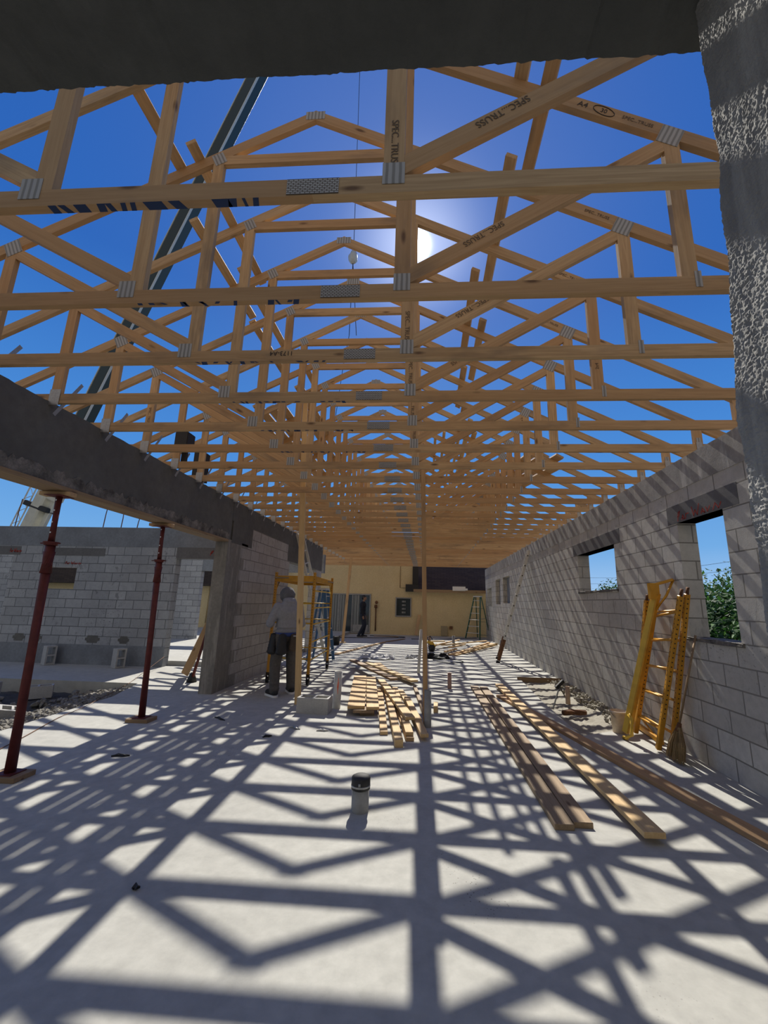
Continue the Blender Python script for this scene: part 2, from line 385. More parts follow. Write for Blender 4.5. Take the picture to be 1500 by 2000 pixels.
# right wall
WT = 3.125
wall_x('wall_right', XR, XR + .20, .57, 20.15, -.24, 2.80,
       [(4.02, 4.75, 1.21, 2.44), (6.36, 7.88, 1.765, 2.43), (14.35, 15.6, 1.56, 2.48), (16.15, 17.2, 1.52, 2.48), (18.27, 19.6, 1.42, 2.2)],
       M['block'], 'long grey concrete block wall with window holes on the right')
bm = NB(); n_ = 120
bx(bm, XR - .006, XR + .206, .57, 20.15, 2.80, WT)
struct('trim_1', bm, M['bond'], 'smeared concrete bond beam capping the right block wall', 'beam')
for i, (a, b, z0, z1) in enumerate(((3.80, 4.92, 2.44, 2.645), (6.15, 8.1, 2.43, 2.635))):
    bm = NB(); bx(bm, XR - .004, XR + .204, a, b, z0, z1)
    struct(f'trim_{i + 2}', bm, M['lintel'], ['dark precast lintel with red writing over the nearest window hole', 'dark precast lintel over the second window hole'][i], 'lintel')
for i, (a, b, z) in enumerate(((3.98, 4.79, 1.215), (6.32, 7.92, 1.768))):
    bm = NB(); bx(bm, XR - .02, XR + .21, a, b, z - .035, z + .003)
    bmesh.ops.subdivide_edges(bm, edges=bm.edges[:], cuts=6, use_grid_fill=True)
    for v in bm.verts: v.co += Vector((random.uniform(-.006, .006), 0, random.uniform(-.006, .004)))
    struct(f'window_{i + 1}', bm, M['rough'], ['mortar sill of the nearest window hole in the right wall', 'mortar sill of the second window hole in the right wall'][i], 'window sill')
# infill of two far openings is grey board
for i, (a, b, z0, z1) in enumerate(((14.35, 15.6, 1.56, 2.48), (16.15, 17.2, 1.52, 2.48))):
    bm = NB(); bx(bm, XR + .15, XR + .19, a, b, z0, z1)
    struct(f'window_{i + 3}', bm, M['bond_w'], ['grey boarded window hole in the far part of the right wall, nearer one', 'grey boarded window hole in the far part of the right wall, farther one'][i], 'window')

# left wall: column, block run, opening, more block
bm = NB(); bx(bm, -3.62, XL, 6.88, 7.42, -.02, 2.5)
for k in range(16):                                    # toothed edge of the poured column
    z = k * .203
    if k < 13 and k % 2 == 0: bx(bm, -3.619, XL + .004, 7.42, 7.42 + .14 + .12 * ((k * 7) % 3 == 0), z, min(z + .203, 2.5))
struct('column', bm, M['col'], 'poured grey concrete column between the long beam and the left block wall', 'column')
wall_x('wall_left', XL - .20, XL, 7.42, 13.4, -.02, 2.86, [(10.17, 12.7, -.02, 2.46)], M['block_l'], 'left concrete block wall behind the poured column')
bm = NB(); bx(bm, XL - .205, XL + .005, 6.95, 13.42, 2.84, 3.20); bx(bm, XL - .204, XL + .004, 7.0, 7.85, 2.46, 2.86); bx(bm, XL - .203, XL + .003, 10.0, 13.41, 2.44, 2.85)
struct('trim_4', bm, M['beam'], 'grey concrete bond beam on top of the left block wall', 'beam')
# long beam with board form
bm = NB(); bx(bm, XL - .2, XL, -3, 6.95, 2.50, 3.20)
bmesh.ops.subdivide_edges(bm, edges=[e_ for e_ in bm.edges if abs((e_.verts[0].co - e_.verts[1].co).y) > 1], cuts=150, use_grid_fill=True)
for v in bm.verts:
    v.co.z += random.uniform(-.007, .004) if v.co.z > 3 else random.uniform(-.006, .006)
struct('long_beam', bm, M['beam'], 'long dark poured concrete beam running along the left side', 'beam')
bm = NB(); bx(bm, XL - .21, XL + .004, -3, 6.9, 2.49, 2.61)
bmesh.ops.subdivide_edges(bm, edges=[e_ for e_ in bm.edges if abs((e_.verts[0].co - e_.verts[1].co).y) > 1], cuts=260, use_grid_fill=True)
for v in bm.verts:
    if v.co.x > XL and v.co.z > 2.55: v.co.z += random.uniform(-.045, .02); v.co.x += random.uniform(-.003, .008)
struct('beam_soffit', bm, M['rough'], 'rough honeycombed lower edge of the long concrete beam', 'beam')
tag(wood_bar('form_board', (XL - .1, -3, 2.470), (XL - .1, 6.86, 2.470), .235, .038, M['brownwood']), 'long brown form board under the long concrete beam', 'board')

# portal we look through: lintel and right jamb
bm = NB(); seg = 900; vv = []
x0, x1 = -3.3, 3.0
prof = [(.34, 2.475), (.582, 2.475), (.582, 3.2), (.34, 3.2)]
for i in range(seg + 1):
    x = x0 + (x1 - x0) * i / seg
    j = random.uniform(-.0018, .0018) + .0012 * sin(x * 21) + .0012 * sin(x * 157)
    vv.append([bm.verts.new((x, y + (j if (y > .5 and z < 3) else 0), z + (j * .6 if z < 3 else 0))) for y, z in prof])
for i in range(seg):
    for k in range(4): bm.faces.new((vv[i][k], vv[i][(k + 1) % 4], vv[i + 1][(k + 1) % 4], vv[i + 1][k]))
bm.faces.new(vv[0]); bm.faces.new(vv[-1])
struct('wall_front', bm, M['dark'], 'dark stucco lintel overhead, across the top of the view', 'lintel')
bm = NB(); zs_ = [i * .02 for i in range(-1, 125)]
prev = None
def edge_y(z):
    tab = [(-.02, .60), (1.0, .60), (1.45, .588), (1.56, .583), (1.68, .578), (1.76, .582), (1.80, .576), (1.9, .564), (1.98, .553), (2.06, .549), (2.12, .546), (2.18, .536), (2.3, .535), (2.48, .533)]
    for (a, b), (c, d) in zip(tab, tab[1:]):
        if z <= c: return b + (d - b) * (z - a) / (c - a)
    return tab[-1][1]
rngs = []
for z in zs_:
    ye = edge_y(z) + random.uniform(-.0012, .0012) + .0015 * sin(z * 43)
    rngs.append([bm.verts.new(p) for p in ((.44, .34, z), (.44, .42, z), (.44, .48, z), (.44, ye - .012, z), (.449, ye, z), (2.80, .60, z), (2.80, .34, z))])
for a, b in zip(rngs, rngs[1:]):
    for k in range(7): bm.faces.new((a[k], a[(k + 1) % 7], b[(k + 1) % 7], b[k]))
bm.faces.new(rngs[0]); bm.faces.new(rngs[-1])
from mathutils import noise as _ns
ny_, nz_ = 96, 520; g = {}
for j in range(nz_ + 1):
    z = 1.20 + (2.474 - 1.20) * j / nz_; ye = edge_y(z) - .004 + .0015 * sin(z * 43)
    for i in range(ny_ + 1):
        y = .345 + (ye - .345) * i / ny_
        r_ = _ns.noise(Vector((y * 260, z * 260, 0))) * .0016 + _ns.noise(Vector((y * 110, z * 90, 7))) * .0012 + _ns.noise(Vector((y * 20, z * 9, 3))) * .0006 - (ye - y) * .085
        g[i, j] = bm.verts.new((.438 + (r_ if i < ny_ else .004), y, z))
for j in range(nz_):
    for i in range(ny_): bm.faces.new((g[i, j], g[i + 1, j], g[i + 1, j + 1], g[i, j + 1]))
struct('wall_front_pier', bm, M['jamb'], 'rough sunlit stucco jamb at the right edge of the view', 'wall')
bm = NB(); bx(bm, -3.4, -1.15, .34, .56, -.02, 2.48)
struct('wall_front_pier_west', bm, M['jamb'], 'stucco pier on the left of the doorway', 'wall')

# west wing behind the long beam
wall_y('wall_west', -16, -5.75, 9.25, 9.45, -.02, 2.62, [(-8.95, -8.12, 1.63, 2.13), (-12.6, -9.75, .6, 2.45), (-7.0, -7.0, 0, 0)], M['block_w'], 'blue-grey block wall of the left wing with a small window hole')
bm = NB(); bx(bm, -16, -3.62, 9.245, 9.455, 2.62, 3.08)
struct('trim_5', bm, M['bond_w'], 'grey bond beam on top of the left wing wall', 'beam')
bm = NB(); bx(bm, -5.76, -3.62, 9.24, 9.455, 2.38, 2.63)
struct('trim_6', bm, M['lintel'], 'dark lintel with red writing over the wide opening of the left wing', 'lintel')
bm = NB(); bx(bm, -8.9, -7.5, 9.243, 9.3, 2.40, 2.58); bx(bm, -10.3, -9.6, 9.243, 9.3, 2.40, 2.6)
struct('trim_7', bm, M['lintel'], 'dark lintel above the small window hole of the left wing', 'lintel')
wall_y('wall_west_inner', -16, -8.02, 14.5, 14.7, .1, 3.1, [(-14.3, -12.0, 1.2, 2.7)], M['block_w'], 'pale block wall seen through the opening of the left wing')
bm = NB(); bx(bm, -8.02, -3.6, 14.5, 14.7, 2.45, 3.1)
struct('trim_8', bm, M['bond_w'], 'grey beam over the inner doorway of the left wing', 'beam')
# small dark infill beyond little window
for i, (x, h_) in enumerate(((-8.95, .55), (-7.75, .62), (-7.3, .5), (-6.9, .3), (-6.25, .5), (-10.0, .7), (-5.9, .42))):
    bm = NB(); tube(bm, [(x, 9.35, 3.0), (x + .02, 9.35, 3.08 + h_ * .5), (x + (.05 if i % 2 else .01), 9.35, 3.08 + h_)], .011, 6)
    tag(obj('rebar', bm, M['rust'] if i != 4 else M['steel']), f'steel reinforcing bar sticking up from the left wing bond beam, {ordn(sorted([-8.95,-7.75,-7.3,-6.9,-6.25,-10.0,-5.9]).index(x) + 1)} from the left', 'rebar', 'rebars above the left wing')

bm = NB(); bx(bm, -16, -5.745, 9.235, 9.252, .0, .42)
struct('trim_9', bm, M['bond_w'], 'smooth grey concrete footing course along the left wing wall', 'footing')
for i, (x, w_) in enumerate(((-9.35, .3), (-7.62, .34), (-6.85, .26), (-8.85, .2))):
    bm = NB(); bx(bm, x, x + w_, 9.246, 9.2505, .46, .46 + .16)
    bmesh.ops.bevel(bm, geom=[e_ for e_ in bm.edges if abs((e_.verts[0].co - e_.verts[1].co).y) > .001], offset=.05, segments=3, affect='EDGES')
    struct(f'trim_{10 + i}', bm, M['beam'], f'dark mortar patch near the foot of the left wing wall, {ordn(sorted([-9.35, -7.62, -6.85, -8.85]).index(x) + 1)} from the left', 'mortar patch')
bm = NB(); bx(bm, 1.9, 2.79, 9.22, 9.26, -.1, .05)
struct('trim_14', bm, M['brownwood'], 'brown form board closing the far end of the dirt recess', 'board')
# red crayon writing on lintels
def scribble(name, origin, ux, uz, strokes, w, mat, label, parent=None):
    bm = NB(); o = Vector(origin); ux, uz = Vector(ux), Vector(uz); nn = ux.cross(uz).normalized()
    for s_ in strokes:
        for (a, b), (c, d) in zip(s_, s_[1:]):
            p, q = o + ux * a + uz * b, o + ux * c + uz * d; t = (q - p).normalized(); k = nn.cross(t) * w / 2; p = p - t * w * .3; q = q + t * w * .3
            f = [bm.verts.new(x) for x in (p - k, q - k, q + k, p + k, p - k - nn * .0015, q - k - nn * .0015, q + k - nn * .0015, p + k - nn * .0015)]
            for idx in ((0, 1, 2, 3), (4, 5, 6, 7), (0, 1, 5, 4), (2, 3, 7, 6), (0, 3, 7, 4), (1, 2, 6, 5)): bm.faces.new([f[i] for i in idx])
    o_ = obj(name, bm, mat, parent)
    if not parent: tag(o_, label, 'writing')
    return o_
cur = [[(0, 0), (.02, .09), (.05, .1), (.03, .05), (0, .045)], [(.07, 0), (.1, .05), (.12, 0), (.08, .02)], [(.14, 0), (.15, .05), (.2, .05)], [(.26, .1), (.28, 0), (.31, .06), (.34, 0), (.38, .11)], [(.4, 0), (.43, .05), (.46, 0), (.42, .02)], [(.48, .05), (.5, 0), (.54, .05)], [(.58, 0), (.62, .06), (.66, 0), (.7, .05)]]
scribble('red_writing', (XR - .006, 4.72, 2.46), (0, -1, 0), (0, 0, 1), cur, .012, M['redmark'], 'red crayon writing on the lintel over the nearest window hole')
scribble('red_writing', (-4.95, 9.235, 2.46), (1, 0, 0), (0, 0, 1), [[(a * 1.25, b) for a, b in s_] for s_ in cur], .02, M['redmark'], 'red crayon writing on the lintel of the left wing opening')
scribble('red_writing', (-8.42, 9.2405, 2.20), (.55, 0, 0), (0, 0, .6), cur, .012, M['redmark'], 'small red crayon marks above the little window hole of the left wing')
scribble('red_writing', (-9.86, 9.2405, 2.46), (.4, 0, 0), (0, 0, .8), cur, .014, M['redmark'], 'red crayon marks on the lintel at the far left edge')

# ================================================================== HOUSE at the far end
hs = empty('house', (-2, 20.4, 0), 0, 'pale yellow stucco house closing the far end of the site', 'house')
Mh = Matrix.Translation((2, -20.4, 0))
def hpart(name, bm, mat, parent=hs, smooth=False):
    if parent is hs: bmesh.ops.transform(bm, matrix=Mh, verts=bm.verts[:])
    return obj(name, bm, mat, parent, smooth)
def hsub(name, bm, mat, parent): return obj(name, bm, mat, parent)
bm = NB()
bx(bm, -30, -.55, 20.40, 20.6, -.3, 4.6)
bx(bm, -.55, 7.0, 20.40, 20.6, -.3, 2.12)
hpart('wall', bm, M['house'])
bm = NB()
v = [bm.verts.new(p) for p in ((-.62, 20.12, 2.14), (7.4, 20.12, 2.14), (7.4, 21.80, 3.95), (-.62, 21.80, 3.95), (-.62, 20.12, 2.02), (7.4, 20.12, 2.02), (7.4, 21.92, 3.95), (-.62, 21.92, 3.95))]
for f in ((0, 1, 2, 3), (4, 5, 6, 7), (0, 1, 5, 4), (2, 3, 7, 6), (0, 3, 7, 4), (1, 2, 6, 5)): bm.faces.new([v[i] for i in f])
hpart('roof', bm, M['shingle'])
bm = NB(); bx(bm, -.98, -.36, 20.1, 20.4, 2.02, 2.36); bx(bm, -.66, -.38, 20.25, 20.45, 2.3, 4.4)
hpart('eave_end', bm, M['black'])
bm = NB(); bx(bm, -.6, 7.4, 20.08, 20.13, 2.0, 2.14); hpart('fascia', bm, M['brownwood'])
def window(x0, x1, z0, z1, name='window', frame=M['pvcd'], pane=M['glass'], bars=(), y=20.38, t=.05):
    bm = NB()
    bx(bm, x0, x1, y - .03, y + .03, z0, z0 + t); bx(bm, x0, x1, y - .03, y + .03, z1 - t, z1)
    bx(bm, x0, x0 + t, y - .03, y + .03, z0 + t, z1 - t); bx(bm, x1 - t, x1, y - .03, y + .03, z0 + t, z1 - t)
    for b_ in bars: bx(bm, b_ - .025, b_ + .025, y - .025, y + .025, z0 + t, z1 - t)
    f = hpart(name, bm, frame)
    bm = NB(); bx(bm, x0 + t, x1 - t, y - .005, y + .015, z0 + t, z1 - t); bmesh.ops.transform(bm, matrix=Mh, verts=bm.verts[:])
    hsub('pane', bm, pane, f); return f
f_ = window(-1.46, -.70, .84, 1.74)
for k in range(4):
    bm = NB(); bx(bm, -1.16, -.98, 20.355, 20.37, 1.0 + k * .17, 1.08 + k * .17)
    bmesh.ops.transform(bm, matrix=Mh, verts=bm.verts[:]); hsub('slat', bm, M['curtain'], f_)
sd = window(-5.3, -2.66, .03, 1.87, 'sliding_door', M['pvcd'], M['glass'], (-4.2, -3.55), t=.06)
for a, b in ((-5.2, -3.9), (-3.5, -3.2)):
    bm = NB(); bx(bm, a, b, 20.362, 20.372, .1, 1.8); bmesh.ops.transform(bm, matrix=Mh, verts=bm.verts[:]); hsub('curtain', bm, M['curtain'], sd)
bm = NB(); bx(bm, -3.5, -2.75, 20.355, 20.37, .1, .42); bmesh.ops.transform(bm, matrix=Mh, verts=bm.verts[:]); hsub('kick_panel', bm, M['pvcd'], sd)
# left part of the house seen through the west wing
wl = window(-10.35, -9.75, 1.0, 2.15, 'window', M['white'], mat_flat('greenish_pane', (.12, .28, .22), .1), (), t=.05)
bm = NB(); bx(bm, -10.3, -9.8, 20.34, 20.36, 1.56, 1.60); bmesh.ops.transform(bm, matrix=Mh, verts=bm.verts[:]); hsub('glazing_bar', bm, M['white'], wl)
bm = NB(); bx(bm, -30, -7.0, 19.9, 20.35, 2.08, 3.8); hpart('roof', bm, M['shingle'])
bm = NB(); tube(bm, [(-10.75, 20.33, .3), (-10.75, 20.33, 2.4), (-10.9, 20.33, 2.45)], .035, 8); hpart('downpipe', bm, M['house'], smooth=True)
# conduit, dish
bm = NB(); tube(bm, [(-1.26, 20.38, 4.2), (-1.26, 20.38, 2.20), (-.95, 20.38, 2.20), (-.85, 20.37, 2.14)], .012, 6)
for k in range(3): tube(bm, [(-.80 + .07 * cos(a), 20.37, 2.09 + .07 * sin(a)) for a in [i * pi / 4 + k for i in range(9)]], .008, 5)
hpart('conduit', bm, M['rust'], smooth=True)
bm = NB(); tube(bm, [(-2.40, 20.36, .15), (-2.40, 20.34, 1.25)], .03, 8); bx(bm, -2.47, -2.34, 20.27, 20.39, 1.22, 1.36); lathe(bm, [(.02, 0), (.06, .03), (.075, .09), (.05, .14), (.01, .16)], (-2.37, 20.27, 1.40), 12)
hpart('meter', bm, M['rust'], smooth=True)
bm = NB(); bx(bm, .72, 1.02, 20.28, 20.40, .02, .46); hpart('utility_box', bm, mat_flat('tan_box', (.35, .29, .18), .8))
bm = NB(); bx(bm, 1.12, 1.26, 20.33, 20.40, .32, .46); hpart('outlet_box', bm, M['rust'])
bm = NB(); bx(bm, 1.25, 1.85, 20.03, 20.1, 2.10, 2.30, ); bx(bm, 1.6, 1.95, 20.0, 20.05, 2.12, 2.22)
hpart('flashing_scrap', bm, M['white'])

# ================================================================== ROOF TRUSSES
Y1, SP, NT = 1.41, .6098, 31
XRI, ZRI = -.958, 2.325
def ztop(x): return ZRI - .5 * abs(x - XRI)
TH, WD = .038, .089
VT = WD / cos(math.atan(.5))               # vertical depth of a top chord
def member(name, A, B, parent, mat, w=WD, cutA=None, cutB=None, y0=0.0, t=TH):
    A, B = Vector(A), Vector(B); d = (B - A).normalized(); p = Vector((-d.y, d.x)); mid = (A + B) / 2; L = (B - A).length / 2
    def hit(side, cut, dflt):
        s0 = p * (side * w / 2)
        if cut is None: return dflt
        q, c = Vector(cut[0]), Vector(cut[1]); r = q - (mid + s0); den = d.x * c.y - d.y * c.x
        return (r.x * c.y - r.y * c.x) / den
    a0, a1_, b0, b1 = hit(-1, cutA, -L), hit(1, cutA, -L), hit(-1, cutB, L), hit(1, cutB, L)
    bm = NB(); lo_, hi_ = [], []
    for x, y in ((a0, -w / 2), (b0, -w / 2), (b1, w / 2), (a1_, w / 2)):
        lo_.append(bm.verts.new((x, y, -t))); hi_.append(bm.verts.new((x, y, 0)))
    bm.faces.new(lo_); bm.faces.new(hi_)
    for i in range(4): bm.faces.new((lo_[i], lo_[(i + 1) % 4], hi_[(i + 1) % 4], hi_[i]))
    Mx = Matrix(((d.x, p.x, 0, mid.x), (0, 0, -1, y0), (d.y, p.y, 0, mid.y), (0, 0, 0, 1)))
    return obj(name, bm, mat, parent, mw=Mx)
def tplate(parent, x, z, w, h, ang=0, mat=None, name='connector_plate', y0=-.0018):
    bm = NB(); bx(bm, -w / 2, w / 2, -.0012, .0012, -h / 2, h / 2)
    Mx = Matrix.Translation((x, y0, z)) @ Matrix.Rotation(-ang, 4, 'Y')
    return obj(name, bm, mat or M['plate2'], parent, mw=Mx)
XLB, XLV, XP, XRV, XRB = -3.357, -1.734, -.155, 1.415, 2.96
tr0 = empty('roof_truss', (0, Y1, ZB))
cz = 1.845
member('top_chord', (-5.55, ztop(-5.55) - VT / 2), (XRI, ZRI - VT / 2), tr0, M['pine'], cutB=((XRI, 0), (0, 1)))
member('top_chord', (XRI, ZRI - VT / 2), (3.62, ztop(3.62) - VT / 2), tr0, M['pine'], cutA=((XRI, 0), (0, 1)))
member('bottom_chord', (-5.2, WD / 2), (-.50, WD / 2), tr0, M['pine'])
member('bottom_chord', (-.50, WD / 2), (3.30, WD / 2), tr0, M['pine'])
def under(x): return ((x, ztop(x) - VT), (1, .5 if x < XRI else -.5))
FLR = ((0, WD), (1, 0))
for x in (XLB, XLV, XP, XRV, XRB):
    member('vertical_web', (x, WD), (x, ztop(x) - VT), tr0, M['pine'], cutA=FLR, cutB=under(x))
member('collar_tie', (XLV + .045, cz), (XP - .045, cz), tr0, M['pine'], cutA=((XLV + .045, 0), (0, 1)), cutB=((XP - .045, 0), (0, 1)))
member('diagonal_web', (XP + .045, WD + .055), (XRV - .03, ztop(XRV) - VT - .03), tr0, M['pine'], cutA=((XP + .045, 0), (0, 1)), cutB=((XRV - .045, 0), (0, 1)))
member('diagonal_web', (XLB + .045, ztop(XLB) - VT - .03), (XLV - .045, WD + .055), tr0, M['pine'], cutA=((XLB + .045, 0), (0, 1)), cutB=((XLV - .045, 0), (0, 1)))
tplate(tr0, XP, .098, .095, .11); tplate(tr0, XLV - .055, .095, .10, .11)
tplate(tr0, XRV + .04, .07, .035, .10); tplate(tr0, XRB + .0, .10, .05, .12)
aP = math.atan(.5)
tplate(tr0, XRI, ZRI - .055, .16, .08)
tplate(tr0, XLV, ztop(XLV) - VT / 2 - .03, .10, .11, aP); tplate(tr0, XLB, ztop(XLB) - VT / 2 - .03, .13, .13, aP)
tplate(tr0, XRV, ztop(XRV) - VT / 2 - .03, .13, .13, -aP)
tplate(tr0, -.50, .046, .225, .080, 0, M['plate'])
def child_copy(src, dst):
    for ch in list(src.children):
        c = ch.copy(); COL.objects.link(c); c.parent = dst
for k in range(NT):
    if k == 0: r = tr0
    else:
        r = tr0.copy(); COL.objects.link(r); child_copy(tr0, r)
    r.location = (0, Y1 + SP * k, ZB)
    tag(r, f'wooden gable roof truss, {ordn(k + 1)} in the row counting away from the dark lintel overhead', 'roof truss', 'row of wooden roof trusses')
    if k: 
        for c in r.children:
            if c.name.startswith('connector_plate') and abs(c.location.x + .5) < .01: c.location.x += random.uniform(-.015, .015)
TR = [o for o in COL.objects if o.name.startswith('roof_truss')]
TR.sort(key=lambda o: o.location.y)
# hurricane straps at the left bearing
for k in range(2, 26):
    bm = NB(); bx(bm, -.0015, .0015, -.015, .015, 0, .42, Matrix.Translation((XLB + .04, -.012, -.12)) @ Matrix.Rotation(-.42, 4, 'X') @ Matrix.Rotation(.12, 4, 'Y'))
    bx(bm, XLB - .05, XLB + .05, -.006, -.003, -.02, .13)
    obj('tie_strap', bm, M['steel'], TR[k])
    bm = NB(); bx(bm, XRB - .03, XRB + .03, -.006, -.003, -.03, .11); obj('tie_strap', bm, M['steel'], TR[k])

# stamps and marks
def text_mesh(s_, size):
    cu = bpy.data.curves.new('t', 'FONT'); cu.body = s_; cu.size = size; cu.extrude = .0004; cu.align_x = 'CENTER'; cu.align_y = 'CENTER'
    o = bpy.data.objects.new('t', cu); COL.objects.link(o); dg = bpy.context.evaluated_depsgraph_get()
    me = bpy.data.meshes.new_from_object(o.evaluated_get(dg)); bpy.data.objects.remove(o); me.materials.clear(); return me
def stamp(truss, s_, size, x, z, ang, mat=None, name='ink_stamp'):
    me = text_mesh(s_, size); Mx = Matrix.Translation((x, -.0022, z)) @ Matrix.Rotation(-ang, 4, 'Y') @ Matrix.Rotation(pi / 2, 4, 'X')
    link(name, me, mat or M['inkgrey'], truss, mw=Mx)
spt = 'SPEC...TRUSS'
for k in range(0, 4):
    a_ = math.atan2(ztop(XRV) - VT - WD, XRV - XP - .045)
    stamp(TR[k], spt, .048, XP + .045 + .42, WD + .055 + .42 * math.tan(a_), a_ + pi)
for k in range(1, 6):
    stamp(TR[k], spt, .034, 1.24, ztop(1.24) - VT / 2, -aP)
stamp(TR[1], 'A4', .055, .93, ztop(.93) - VT / 2, -aP, M['ink']); stamp(TR[1], '30', .042, 1.05, ztop(1.05) - VT / 2, -aP, M['ink'])
bm = NB(); tube(bm, [(1.05 + .06 * cos(a) , -.002, ztop(1.05) - VT / 2 + .036 * sin(a) - .03 * cos(a)) for a in [i * pi / 10 for i in range(21)]], .0022, 5); obj('ink_circle', bm, M['ink'], TR[1])
stamp(TR[2], '1173-A4', .05, -1.06, .06, pi, M['ink'])
for k in (0, 2, 3, 4, 5): stamp(TR[k], spt, .045, XP, .26, -pi / 2)
stamp(TR[3], '2x4', .04, XRV - .0, .3, pi / 2); stamp(TR[5], spt, .04, -3.36, .45, -pi / 2)
# blue spray on the undersides: only the lower halves of the letters
random.seed(11)
marks0 = [(92, 108), (112, 126), (143, 168), (190, 206), (206, 218), (237, 247), (256, 266), (281, 318), (330, 352), (414, 446), (446, 462), (472, 478), (493, 504)]
for k in range(6):
    for i, (a, b) in enumerate(marks0):
        bm = NB()
        x0 = -1.69 + (a - 92) / 413 * .96; x1 = -1.69 + (b - 92) / 413 * .96
        if k: x0 += random.uniform(-.02, .02); x1 = x0 + random.uniform(.012, .045)
        sh_ = random.uniform(-.02, .02); ya, yb = (.0, TH) if random.random() < .5 or k == 0 else (.002, TH * .5)
        vs_ = [bm.verts.new(p) for p in ((x0, ya, -.0008), (x1, ya, -.0008), (x1 + sh_, yb, -.0008), (x0 + sh_, yb, -.0008), (x0, ya, .001), (x1, ya, .001), (x1 + sh_, yb, .001), (x0 + sh_, yb, .001))]
        for f in ((0, 1, 2, 3), (4, 5, 6, 7), (0, 1, 5, 4), (1, 2, 6, 5), (2, 3, 7, 6), (3, 0, 4, 7)): bm.faces.new([vs_[j] for j in f])
        obj('blue_spray_mark', bm, M['blue'], TR[k])

# laths nailed over the top chords, and boards waiting on the slopes
def slope_board(name, x, ya, yb, w, t, mat, lift=.0):
    s_ = 1 if x > XRI else -1; nrm = Vector((.4472 * s_, 0, .8944)); c = Vector((x, 0, ZB + ztop(x))) + nrm * (t / 2 + .001 + lift)
    return wood_bar(name, (c.x, ya, c.z), (c.x, yb, c.z), w, t, mat, nrm=nrm)
laths = [(.56, 1.35, 2.08), (.72, 1.86, 2.66), (.59, 2.48, 3.90), (.46, 3.62, 5.1), (.62, 4.28, 5.6), (.50, 5.35, 6.6), (.60, 6.5, 7.7),
         (-1.90, 1.3, 2.10), (-2.05, 1.32, 2.68), (-1.90, 2.50, 4.0), (-2.17, 3.05, 4.4), (-2.02, 3.7, 5.1), (-2.20, 4.45, 5.6), (-1.90, 5.3, 6.5)]
y_ = 11.3; k = 0
while y_ < 19.2:
    laths.append((-2.05 + .12 * (k % 3), y_, y_ + 1.35)); k += 1; y_ += 1.15
y_ = 12.5; k = 0
while y_ < 19.0:
    laths.append((.5 + .12 * (k % 3), y_, y_ + 1.35)); k += 1; y_ += 1.15
cr_, cl_ = 0, 0
for x, a, b in laths:
    side = 'right' if x > XRI else 'left'
    if side == 'right': cr_ += 1; c_ = cr_
    else: cl_ += 1; c_ = cl_
    tag(slope_board('lath', x, a, b, .086, .036, M['pine']), f'short pine lath nailed across the {side} slope of the trusses, {ordn(c_)} from the near end', 'lath', f'laths on the {side} truss slope')
rb = [(.155, 8.2, 12.3), (.325, 7.85, 12.1), (.50, 8.0, 12.4), (.61, 7.95, 11.6), (.74, 6.85, 11.3), (.86, 7.25, 11.8)]
for i, (x, a, b) in enumerate(rb):
    tag(slope_board('loose_board', x, a, b, (.05, .055, .045, .055, .089, .089)[i], .038, M['pale']), f'spaced loose pine board on the right truss slope, {ordn(i + 1)} from the ridge', 'board', 'spaced loose boards on the right slope')
def slope_board2(name, xa, xb, ya, yb, w, t, mat):
    s_ = 1 if xa > XRI else -1; nrm = Vector((.4472 * s_, 0, .8944)); P = [Vector((x, y, ZB + ztop(x))) + nrm * (t / 2 + .001) for x, y in ((xa, ya), (xb, yb))]
    return wood_bar(name, P[0], P[1], w, t, mat, nrm=nrm)
for i in range(4):
    o_ = i * .147; a = (6.55, 6.9, 6.7, 7.2)[i]; b = a + 4.2; f_ = lambda y: 1.93 + o_ - .15 * (y - 6.5)
    tag(slope_board2('stacked_board', f_(a), f_(b), a, b, .14, .038, M['pine']), f'pine board in the close pile on the right truss slope, {ordn(i + 1)} from its ridge side', 'board', 'pile of boards on the right truss slope')
x = -2.12; i = 0
while x > -3.3:
    a = 6.1 + .45 * ((i * 3) % 4) * .5; i += 1
    tag(slope_board('stacked_board', x, a, a + 4.4, .135, .038, M['pine']), f'pine board in the pile on the left truss slope, {ordn(i)} from its ridge side', 'board', 'pile of boards on the left truss slope'); x -= (.142, .142, .24, .146)[i % 4]
# ================================================================== punched tube paint
def punched(name, c1, sp=.051, r=.0075):
    m, nt, b = newmat(name); n = N(nt); co = n.coord(); s_ = n.node('ShaderNodeSeparateXYZ', {0: co})
    fx = n.math('SUBTRACT', n.math('MODULO', n.math('ADD', s_.outputs[0], 10 * sp), sp), sp / 2)
    cy = n.math('MINIMUM', n.math('ABSOLUTE', s_.outputs[1]), n.math('ABSOLUTE', s_.outputs[2]))
    d = n.math('ADD', n.math('MULTIPLY', fx, fx), n.math('MULTIPLY', cy, cy)); k = n.math('LESS_THAN', d, r * r)
    nz = n.noise(co, 7, 5, .7); col = n.mix(n.ramp(nz, [(.35, 0), (.75, 1)]), c1, tuple(x * .7 for x in c1))
    col = n.mix(n.ramp(n.noise(co, 16, 4, .7), [(.64, 0), (.70, .8)]), col, (.12, .05, .02))
    setp(nt, b, n.mix(k, col, (.02, .012, .006)), .45, .1); return m
M['punch'] = punched('punched_yellow', (.62, .29, .018))
